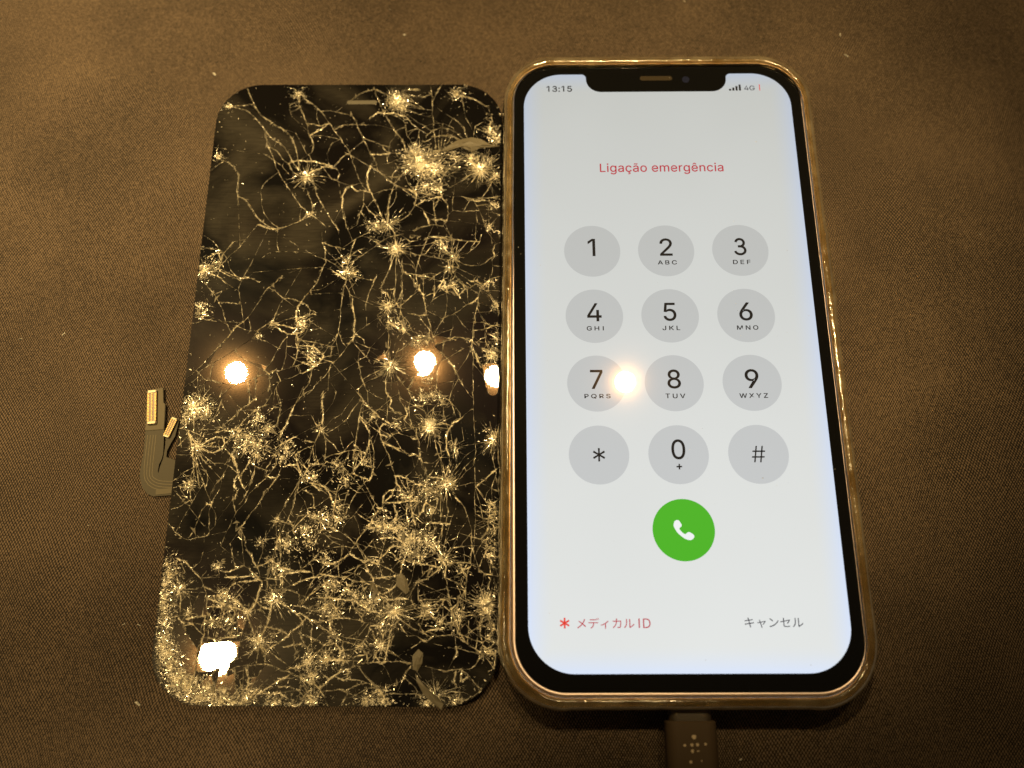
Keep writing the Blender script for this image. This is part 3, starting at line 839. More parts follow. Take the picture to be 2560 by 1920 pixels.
2 -44.8,-41.7 -42.8,-42.3 -40.5,-42.7 -38.4,-43.3
2 -48.3,-32.7 -46.8,-34.2 -45.7,-35.8 -44.9,-37.9 -44.2,-40.4 -44,-43.9
3 -47.7,-33.5 -46.8,-34.4
1 -47.4,-33.9 -47.8,-36.3 -48.8,-38.7 -49.4,-40.8 -50,-43.9
1 -44.8,-41.7 -46.5,-43.9
1 -45.9,-39.4 -47.1,-41.4 -48.1,-43.7 -49.1,-45.1
3 -53.8,-28.8 -52.2,-29 -50.3,-29
3 -61,-28.6 -59.5,-28.8 -57.8,-29.7 -56.3,-30.5 -55.1,-30.7
3 -60.8,-30.1 -59.9,-31.1
2 -56.6,-27.7 -55.7,-29
2 -56.7,-30.5 -57.3,-32
2 -51.7,-31.4 -51.6,-33.9 -52.2,-36.2 -53,-37.9
2 -51,-32.5 -51,-35.6 -50.9,-38.7
2 -49.6,-33.1 -49.3,-36.5 -49.7,-38.5
3 -49.9,-37.5 -49.3,-37.5
2 -77.2,-18.9 -76.6,-21.8 -76.7,-24.8
2 -76.7,-20 -74.9,-21.4 -73.8,-23.1
1 -73.6,-19.6 -72.8,-22
2 -70.5,-20.7 -71.9,-22.2 -73.3,-23.8 -74.5,-25.3
2 -73.3,-23.3 -71.7,-22.9 -70.2,-22.7 -68.7,-23.1
3 -70.1,-20.9 -70,-22.5 -70.4,-23.6
2 -70.4,-23.6 -70.2,-27.5
3 -66.9,-20.5 -67.4,-22.7 -68,-24.4 -69.2,-26.2 -70.2,-27.5
2 -66.7,-20.5 -65.9,-23.1 -65.8,-25.3 -65.9,-28.1
3 -70.1,-28.1 -68.4,-28.8 -66.7,-29.6 -65.9,-28.3
2 -69.8,-21.8 -68.7,-23.1 -68.6,-24.4
2 -77.6,-27.2 -76.2,-25.3 -74.9,-25.7
2 -71.6,-23.6 -72.4,-25.7
2 -72.6,-26.2 -71.4,-27.7 -70.5,-28.7
2 -67.9,-30.3 -69.1,-31.7 -70.2,-33.9 -71,-35.5 -72.1,-38.2
2 -67.7,-30.3 -66.8,-31.7 -65.9,-33.4 -64.5,-35.3
3 -64.5,-35.6 -62.4,-36.2
2 -73.2,-30.4 -73.7,-32.4 -73.9,-35.3
2 -71,-31.7 -71.7,-33.8 -72,-35.5
3 -77.4,-30.2 -76.1,-31.3 -74.9,-32.8 -74.2,-34.9
2 -77.3,-31.3 -76,-32.3 -74.4,-34.3
2 -67.9,-34.9 -69.1,-36.4 -70.2,-37.8
2 -69.1,-36.6 -67.5,-37.8 -65.8,-38.7 -63.6,-38.7
3 -63.7,-35.6 -65.3,-37.4 -66.4,-39.7
3 -63.5,-34.5 -63.4,-33 -62.2,-31.8 -61.1,-31.6 -61.7,-33 -62.9,-34.1
3 -62.9,-34.5 -60.4,-34.5 -57.9,-34.1 -56,-34.3
3 -61,-35.2 -60.3,-36.8 -60.8,-39.1
3 -58.3,-35.4 -58.2,-37.5 -57.7,-39.3
3 -57.5,-34.7 -57,-37.1 -56.3,-39.3
3 -54.1,-34.1 -54.9,-36.4 -55.9,-37.9
3 -54.1,-34.5 -52.8,-35.4 -52,-35.6
3 -67.2,-40.3 -64.3,-39.7 -61,-40.2 -58.5,-40
3 -66.8,-39.5 -65.2,-38.5
2 -67.2,-40.5 -68.6,-42.4 -69.3,-43.8
2 -65.1,-42.4 -66.6,-44.2
3 -63.6,-42.2 -60.9,-42 -58.8,-43 -58,-43.9
3 -62.1,-44.7 -60.9,-43.8 -59.4,-43.9
2 -72.8,-40.5 -70.7,-41.8 -69.1,-43.4
2 -73.9,-42.8 -71.4,-43.8 -69.7,-44.2
3 -76.7,-40.5 -74.7,-39.7 -72.8,-40.5
2 -51.9,-39.2 -52.5,-41.4 -52,-44.7
2 -50.5,-39.4 -51,-41.8 -51.4,-44.7
3 -52.8,-38.9 -51.7,-38.9 -50.1,-39 -48.8,-39.2
3 -107,-46.2 -105.2,-46.8 -103.8,-48.1 -102.3,-49.6
2 -102.3,-49.6 -101.1,-50.8 -100.3,-52.7
1 -101.3,-44.9 -101.7,-46.8 -103.1,-48.1
2 -105.6,-53.3 -105,-56.6
1 -104.9,-55 -103.6,-53.3 -101.1,-53.3
1 -103.4,-53.3 -102.7,-56.5
1 -101.3,-53.3 -102.6,-56.7
3 -103.5,-58.7 -101.4,-58.3 -99.5,-58.1
2 -100,-52.9 -99.6,-55 -99.2,-57.5 -98.9,-59.5
3 -98.4,-54.2 -96.3,-54 -93.9,-54.8 -92.1,-56.1 -90.7,-57.5
3 -99.2,-54.6 -97.2,-55.4 -94.8,-56.3 -92.7,-56.7 -90.9,-57.5
3 -99.1,-56.3 -96.5,-56.3 -94.2,-56.1
3 -88.4,-51.9 -89,-54.4 -89.7,-56.3 -90.5,-57.5
2 -90.5,-57.5 -91.1,-59.6 -91.6,-61.6 -92,-64.2 -92.2,-66.6
3 -96.3,-49.2 -94.3,-48.5 -92.6,-47.9
3 -95.8,-50.2 -93.2,-50.2 -90.5,-50 -88.2,-51.1
3 -94.6,-51.9 -92.3,-51.1 -89.3,-50.9
2 -92.4,-47.7 -90.8,-49 -88.9,-50.5
1 -93.3,-54.2 -91.7,-52.5 -89.9,-51.1
3 -91.6,-44.9 -90.5,-46.9 -89.3,-48.6
2 -88.7,-45 -89.4,-47.3
3 -87.9,-47.3 -86.7,-46.5 -85.1,-47.7
3 -84.8,-48.2 -82.6,-48.8 -80.5,-49 -78.3,-49.2
3 -84.9,-49.8 -82.1,-49.4 -79.4,-48.8
2 -84,-50.3 -83.8,-52.8
2 -76.6,-45 -78.4,-47.1 -80.5,-48.8
3 -76.9,-50.3 -79.1,-50.7 -80.7,-51.3 -82.2,-52
2 -84.3,-52.6 -82.3,-53 -80.3,-53.8
2 -80.3,-53.8 -80,-55.1 -80.4,-55.9
2 -76.8,-52.4 -78,-53.8 -79.6,-55.9
3 -89.4,-55.1 -88,-56.3 -86.1,-56.9
3 -85.1,-55.1 -82.5,-56.3 -80.7,-57.6 -79.1,-59.4
3 -79.1,-59.4 -80.3,-60.6 -81.7,-61.8 -83.2,-63.2 -85.7,-64.6
2 -81.9,-56.1 -79.5,-56.3 -75.7,-57.4
3 -79.9,-57.6 -77.4,-59.2 -75.5,-59.6
2 -77.7,-57.6 -78.5,-58.6
3 -85.9,-56.7 -86.3,-59.2 -87,-61.2 -88.1,-63.2
2 -90.8,-57.9 -90.1,-59.6 -89.3,-61.6 -88.1,-63.2
3 -86.4,-60.4 -83.8,-61 -82.3,-61.8
2 -91.4,-63.2 -90,-62.6 -88.3,-63.2
3 -98.4,-62.6 -96.3,-63 -93.2,-62.4 -91.6,-61.6
2 -99.6,-63.4 -97.5,-63.8 -94.7,-63.7 -92.1,-63.2
2 -103.4,-59.5 -101.9,-59.9 -99.8,-61.8
2 -103,-59.5 -99.8,-59.9
3 -105.2,-58.5 -104,-59.5 -103.4,-61.2
3 -99.5,-58.3 -99.4,-61.6 -100,-63.6
2 -100,-63.6 -100.6,-65.6 -100.5,-68.6 -100.9,-71.1
2 -92.4,-66.6 -93.9,-67.8 -95.7,-68.6 -97.7,-70 -98.8,-71.2
2 -93.7,-68.4 -94,-69.6 -94.2,-71.2
2 -91.8,-66.6 -89.8,-65.6 -88.4,-64.8
1 -87.9,-64.8 -88.1,-67.6
1 -86.7,-64.6 -85.9,-66.8 -85,-67.6
2 -93.6,-69 -92,-68.2 -90.2,-68 -87.5,-67.7 -84.3,-68.2 -82.6,-69 -80.5,-69.6 -78.5,-70.6
3 -90.1,-68.8 -89.5,-70.6 -89.7,-72.9
1 -90.7,-68.6 -90.6,-72.9
1 -86.6,-68.2 -87.7,-70.4 -88.8,-72.4
1 -83.4,-68.8 -85.6,-70.8 -88.1,-73.3
3 -81.3,-70 -83.7,-71.2 -85.5,-72.4 -87.8,-73.9
2 -86,-65.2 -83.6,-66.8 -81.2,-68.4 -79.1,-69.2
3 -82.7,-64.4 -80.7,-64.1 -79,-63.7
2 -79.6,-61.6 -78.6,-63.7 -76.8,-65.3 -75.1,-66.5
2 -81,-62.6 -80.4,-64.7 -79.5,-66.3 -80.4,-67.3
3 -81.2,-68.6 -79.1,-68.4 -77.5,-67.5 -76.2,-65.7
2 -79.3,-68.6 -78.7,-71 -78.8,-73.6
2 -84.1,-71 -82.7,-73.2
2 -83,-72.2 -80.9,-72.2 -78.8,-72.8
3 -86,-73.5 -82.9,-73.3 -81.4,-74.3
3 -78.6,-70.4 -76.8,-71.6 -74.7,-72.4
3 -76.3,-47.1 -74.1,-47.6 -71,-46.1 -70,-45.4
3 -70,-45.4 -68.6,-46.3 -66.9,-47.2 -66,-46.7
2 -67.4,-45 -66.5,-46.3 -65.1,-47.4
3 -65.9,-48.9 -66.9,-47.2
3 -62.2,-45.1 -63.4,-46.3 -64.3,-47.6
2 -70.6,-45.7 -72,-47.4 -74.1,-49 -76.1,-50.3
3 -76.2,-49.6 -73.4,-50.1 -70.6,-50.2
2 -71.5,-49.5 -69.8,-48.8 -67.7,-47.8
2 -70.8,-50.3 -68.2,-51.2 -65.6,-51.2
3 -66.8,-48.6 -65.4,-49.9 -64.7,-51.2
2 -61.3,-45.1 -60,-46.3 -58.7,-47.4
3 -58.5,-46.8 -55.7,-47.4 -53.1,-47.8 -51.1,-48.3
3 -58.7,-47 -59,-48.9 -59.4,-50.1
3 -64.1,-50.5 -62,-50.3 -59.9,-50.1
3 -60.2,-52.2 -61.4,-53.3 -62.7,-53.9
3 -51.2,-45.9 -49.6,-47.9 -49.8,-50.6
3 -55.5,-51.4 -53.6,-50.8 -52,-49.5 -50.7,-48.7
2 -55.3,-51 -53.7,-49.1 -51.8,-47.9
2 -55.5,-51.4 -56.4,-52.9 -57,-54.1
2 -49.6,-50.4 -49.1,-52.5 -48.7,-54.6
2 -49.2,-50.6 -47.4,-51.4 -46.1,-52.3
2 -48.8,-47.4 -46.6,-47.2 -44.5,-47.5
2 -44.5,-47.5 -42.8,-48.5 -41.2,-49.8 -38.7,-50.2
2 -44.1,-45.1 -44.3,-47.2
2 -41.1,-45.1 -42.3,-47.9
1 -40,-46.8 -40.2,-49
2 -45.1,-49.8 -45.3,-52.5 -45.3,-54.6
2 -45.7,-53.5 -46.5,-55 -47.3,-56.8
2 -41.5,-50 -41.9,-52.3
1 -40,-50.8 -40.6,-52.7
2 -55,-55.2 -52.5,-55 -49.5,-54.8 -46.5,-54.8
2 -55.3,-52.7 -55.2,-55.2
3 -75.9,-54.5 -73.7,-54.5 -71.6,-54.9 -69.4,-55.1
2 -69.2,-55.3 -68.1,-57 -66.9,-58.6
2 -72.3,-56.8 -70.1,-55.3
3 -68.8,-54.9 -66.6,-56.4 -64.9,-57.4 -63,-57.8
2 -66.7,-58.4 -65.1,-57.6
2 -75.6,-59.2 -72.4,-58.8 -69.3,-58.8 -66.9,-59.2
2 -66.9,-59.4 -65,-59.6
3 -63.1,-54.3 -61,-55.1 -59.7,-54.7 -57.3,-54.9
2 -59.2,-57.4 -56.6,-57 -55.8,-56.8
2 -56.7,-55 -55.8,-56.8 -54.5,-57.6
2 -48.6,-55 -48.2,-57.5 -48.1,-60.1 -48.1,-61.9
2 -57.2,-58.9 -55.5,-58.5 -53.2,-58.3 -51.3,-58.7
2 -51.3,-58.7 -50.6,-60.3
2 -58,-59.5 -55.9,-60.9 -54,-61.7 -52.1,-62.7
1 -57,-59.3 -54.4,-59.9 -51.7,-60.5
3 -53.1,-61.3 -51.3,-60.9 -49.6,-60.9
2 -59.1,-59.9 -58,-61.3 -56.9,-62.3
1 -59.9,-60.5 -57.1,-61.5 -53.5,-63.5
2 -52.1,-62.7 -50.6,-62.3 -48.3,-62.1 -46.2,-62.9
2 -48.3,-60.1 -47.3,-60.5 -46.4,-62.3
2 -46.2,-62.9 -44.1,-64.4 -41.8,-66
1 -46,-60.5 -43.5,-58.5
2 -42,-58.5 -42.2,-61.3 -41.6,-63.8 -42,-65
2 -41.8,-66.2 -43.2,-68.2 -44.4,-68.9 -46.1,-68.9
3 -47.2,-64.4 -46.9,-65.6 -47.6,-66.9
2 -53.4,-68.3 -51.1,-68.9 -49,-69.3 -46.3,-68.9
3 -54.4,-63.3 -53.1,-63.3 -52.3,-62.7
1 -56.4,-64.7 -54.8,-63.7 -53.3,-63.3
2 -46.1,-69.1 -44.9,-69.7 -43.2,-71.7 -41.9,-72.9
3 -45.9,-69.1 -46.1,-71.3 -44.6,-70.5
3 -47.1,-69.3 -47.5,-71.5 -46.9,-71.9
2 -49.9,-74 -47.9,-73.2 -45.4,-73.4
3 -38.9,-66.2 -39.3,-68.4
2 -41.9,-73.1 -43.8,-74.4
2 -69,-70.8 -66.8,-71 -64,-71.8 -62.7,-72.8 -61.7,-74.2
3 -63.2,-72.6 -61.5,-74.2 -60.6,-75.3
2 -62.5,-73 -59.9,-71.8 -57.9,-70.9
3 -57.9,-70.9 -57.3,-69.5 -56.3,-68.3
2 -57.5,-70.5 -55.5,-72.2
2 -61.9,-73.6 -59.4,-73.6 -56.5,-73.6 -54.1,-74
3 -63.1,-73.2 -64.8,-74 -65.5,-74.9
2 -69.1,-68.9 -67.1,-67.9 -64.6,-67.5 -61.7,-67.3 -58.8,-67.3 -56.3,-67.7
3 -62.8,-67.7 -61.5,-67.5
3 -60.7,-61.1 -60.9,-63.1 -61.4,-65.3 -61.7,-66.9
2 -65,-59.9 -65.3,-61.7 -66.1,-63.1 -67.1,-64.3
2 -71.4,-62.1 -69.1,-62.7 -66.9,-63.1
2 -71.1,-63.1 -69,-63.7 -67.5,-64.1
3 -73.4,-64.1 -72.1,-63.7 -71,-64.9 -71.1,-66.9
2 -67.5,-64.7 -68.9,-65.9 -70.1,-67.3
2 -75.2,-65.1 -74,-63.7 -73.2,-63.5
3 -73.5,-59.2 -73.1,-61.2
3 -75.1,-67.1 -73,-66.9 -70.9,-67.1
3 -74.7,-72.4 -72.8,-70.6 -70.8,-69.3 -69.1,-68.9
3 -69.1,-69.1 -69.2,-70.8 -70.1,-71 -71.3,-70.4
2 -74.7,-73 -73.8,-74.1 -72.9,-75.9
2 -73.3,-73 -70.6,-72.8 -67.4,-74
2 -70.1,-67.1 -66.7,-67.5
2 -65.5,-66.9 -63.9,-65.7 -62.7,-65.1
2 -61,-65.1 -59.3,-66.1 -57.6,-67.3
2 -67.1,-64.3 -65.6,-65.7 -65.3,-67.3
2 -64.5,-61.3 -63.6,-63.5
"""
IMPACTS = [(-85.4,45.7,4.6,26),(-63.8,67,4.1,30),(-58.4,49.8,5.5,36),(-54.1,47.9,6.3,24),(-42.8,47.3,6,44),(-39.2,45.6,2.7,20),(-64.9,32.7,4.8,18),(-108.1,21.3,3.1,18),(-84.1,7.3,2.7,16),(-74.3,19.9,3.6,18),(-62.8,26.1,4.1,26),(-49.2,23.9,2.9,14),(-50.1,21,3.1,12),(-64.2,11.3,3.9,22),(-63,-3.2,5.5,28),(-40,-0.7,3.4,16),(-106.8,-13,5.3,40),(-105,-21.9,4.1,18),(-86.2,-38.2,1.7,12),(-77.9,-18,2.2,14),(-53.7,-17.5,4.6,50),(-48.3,-22.1,2.7,14),(-39.3,-20.4,4.3,34),(-49.8,-30.5,4.3,24),(-105.6,-52.7,4.6,24),(-103.2,-57.5,2,12),(-90.7,-57.5,2.5,14),(-85.6,-54.9,4.1,18),(-88.1,-63.4,4.1,20),(-49.8,-46.6,4.1,24),(-41,-55.8,4.8,40),(-60.4,-57.4,4.8,30),(-53.5,-57,4.1,22),(-51.2,-73.6,5.1,24),(-62.9,-64.1,3.5,18)]
CRUSHED = [(-89.4,69.1,1.4),(-106.2,65.7,1),(-107.6,51.5,1.1),(-83.5,35.4,1),(-64,67.2,2.7),(-63,65,1.4),(-49,68.8,1.9),(-40.5,58.4,1.7),(-39,55.9,1.7),(-58.4,50.1,3.1),(-59.9,52.8,1.9),(-57.4,47.6,3.1),(-54.1,47.1,2.7),(-53.5,42,1.9),(-56.8,42.6,1.9),(-44,48.3,1.7),(-45.2,50.5,1.4),(-49,51.1,1.9),(-39.5,37.7,1.4),(-40.6,31.8,1.2),(-67.8,32.2,2.2),(-108.1,20.8,2.2),(-105.3,22.8,1.2),(-107.8,11.5,1.8),(-106.9,9.8,1.2),(-84.1,7,1.4),(-93.7,4.2,0.8),(-91,7.3,0.8),(-81.4,0.2,1.7),(-80.9,-1.7,1.4),(-74.5,23.1,1),(-62.8,26.1,1.3),(-72.6,19.9,1.4),(-52,27.5,1.3),(-51.2,26,1.1),(-38.9,11.6,1.4),(-40.8,17,1.1),(-51.2,16.3,0.8),(-48.9,16.8,1.3),(-64.3,11.5,1.2),(-63,6.9,1.4),(-60.7,5.7,1.2),(-63.2,-3,1.1),(-56.8,2.6,1.8),(-54.8,2.4,1.4),(-40,-0.5,1.7),(-38.9,3.2,1.2),(-54.4,-6.5,1.2),(-106.8,-12.5,3.1),(-108.4,-15.9,1.4),(-103.9,-13.7,2.2),(-105.2,-21.9,1.4),(-96.7,-19.3,1.8),(-92.3,-15.3,1.7),(-89.9,-18,2),(-94.5,-21.7,2.7),(-91.8,-21.7,2.2),(-91.6,-24.1,1.4),(-94.3,-19.7,1.4),(-85.3,-22.6,2.2),(-86,-24.6,1.2),(-106,-30.3,1.1),(-80.4,-28.9,1.2),(-78.9,-28.7,1.4),(-77.7,-37.4,1.7),(-80,-40.3,1.4),(-83.6,-43.2,2.4),(-78.8,-43,1.9),(-89.4,-42.9,1.1),(-55.6,-10.5,1.4),(-53.2,-10.3,1.4),(-51.3,-11.7,1.1),(-66.7,-15.2,1.3),(-61,-17.2,1.1),(-53.7,-17.3,1.7),(-39.7,-35,1.2),(-39.5,-36.7,1.3),(-39.7,-38,1),(-49.8,-29.9,1.8),(-54.4,-30.5,1.4),(-54,-32.4,1.7),(-67.5,-25.5,1.2),(-74,-26.2,1.4),(-71.9,-29.6,1.7),(-73.5,-35.5,1.2),(-72.7,-37.8,1.4),(-75.8,-38.2,2.2),(-59.4,-32.6,1.1),(-57.9,-33.5,1.4),(-62.3,-39.7,2.4),(-64.4,-39.5,1.4),(-59.6,-39.7,1.9),(-57,-42.4,3.1),(-59,-43,1.7),(-53.9,-42.4,1.9),(-52.4,-43.9,1.4),(-53,-36.6,1.2),(-39.5,-44.3,1.3),(-39.3,-40.4,1.1),(-108.8,-47.4,1.1),(-108.3,-49.8,1.4),(-108.7,-51.9,1.1),(-108.9,-54.4,1.3),(-108.2,-56.6,1.3),(-107.8,-59.5,1.5),(-107.7,-62.6,1.5),(-106.5,-65.6,2),(-107.7,-64.6,1.3),(-105.4,-68.2,2),(-104.2,-70.7,2),(-101.5,-72.7,2.5),(-98.9,-74.5,2),(-102.7,-71.5,1.5),(-95.1,-75.3,1.8),(-92,-75.3,1.3),(-89.7,-73.9,1.5),(-98.2,-48.1,1.1),(-96.4,-53.4,1.3),(-95.8,-55,1.8),(-93.4,-55.5,1.5),(-86.1,-48.4,1.5),(-83.9,-49,1.5),(-85.8,-54.6,1.8),(-88.3,-63.2,1.8),(-95,-59.3,1.9),(-97.9,-59.5,1.3),(-93.7,-61.6,1.1),(-77.5,-67.3,1.5),(-76.5,-70.2,1.4),(-84,-75.5,1.6),(-76.2,-74.9,1.5),(-80.2,-75.9,1),(-97.4,-72.5,1.3),(-94.1,-73.1,1),(-75.1,-46.5,1.6),(-64.9,-47.4,1.1),(-57.9,-45.5,2),(-55.3,-45.9,1.5),(-46,-48.9,1.4),(-40,-45.8,1.3),(-41.2,-55.4,2.3),(-41,-57.5,1.5),(-60.4,-57.4,1.8),(-63.9,-54.9,2.3),(-68.4,-54.5,2),(-66.2,-56.4,1.5),(-70.6,-53,1.8),(-72.8,-52.2,1.3),(-74.7,-52,1.5),(-74.7,-56.7,2.3),(-73.1,-58,1.5),(-53.5,-56.8,1.5),(-47.1,-57.7,1.3),(-46.9,-59.5,1.3),(-50.5,-59.7,1.3),(-39.7,-60.3,1),(-40.3,-62.8,1.1),(-40.7,-65.4,1.1),(-39.5,-66,0.9),(-46.8,-75.2,1.1),(-52.8,-75.8,1.3),(-65.1,-75.1,1.5),(-62.2,-75.1,1.5),(-62.7,-64.5,1),(-66.9,-64.3,1.1),(-72.6,-62.3,1.5),(-70.9,-67.1,1),(-73.8,-66.7,1.3),(-62.9,-60.5,1.4)]
SLIVERS = [[(-53,52.6),(-50.9,54.2),(-48.8,55.7),(-45.2,56.5),(-42.9,55.9),(-40.9,54.6),(-38.1,53.9),(-40.7,53.6),(-43.1,53.4),(-45.2,52.4),(-48.3,53.9),(-50.9,52.7)],
[(-59,-49.3),(-57.7,-50.8),(-57.2,-53.1),(-57.8,-53.9),(-60,-52),(-59.9,-50.1)],
[(-65.4,-51.4),(-64.5,-51.6),(-63.5,-53.5),(-64,-53.9),(-65.3,-52.6)],
[(-56.1,-66.3),(-54.9,-64.9),(-53.9,-65.7),(-54,-67.7),(-55,-69.3),(-55.9,-68.9)],
[(-55.4,-69.7),(-53.9,-71.5),(-51.6,-73.6),(-49.5,-75.6),(-49.9,-76.7),(-51.5,-75.6),(-53.7,-73.6),(-55,-71.3)]]
HANDSET = [(-1.93, -40.29), (-1.74, -39.74), (-1.31, -39.49), (-0.87, -39.56), (-0.58, -39.97), (-0.29, -40.52), (-0.37, -40.83), (-0.71, -41.09), (-0.85, -41.34), (-0.59, -41.72), (-0.14, -42.2), (0.23, -42.42), (0.49, -42.36), (0.76, -42.11), (1.15, -41.98), (1.51, -42.17), (2.0, -42.53), (2.2, -42.87), (2.02, -43.25), (1.52, -43.63), (0.88, -43.63), (0.11, -43.31), (-0.65, -42.74), (-1.34, -42.04), (-1.82, -41.15), (-2.02, -40.6)]
FLAT_QUAD = [(-100.0,-63.7),(-95.8,-63.4),(-92.0,-63.2),(-92.4,-66.5),(-93.9,-67.8),(-97.8,-69.2),(-100.5,-68.8),(-100.2,-65.6)]
TIP_QUAD = [(-42.3, -2.8), (-40.0, -2.6), (-38.7, -3.6), (-38.7, -9.5), (-40.8, -9.6)]
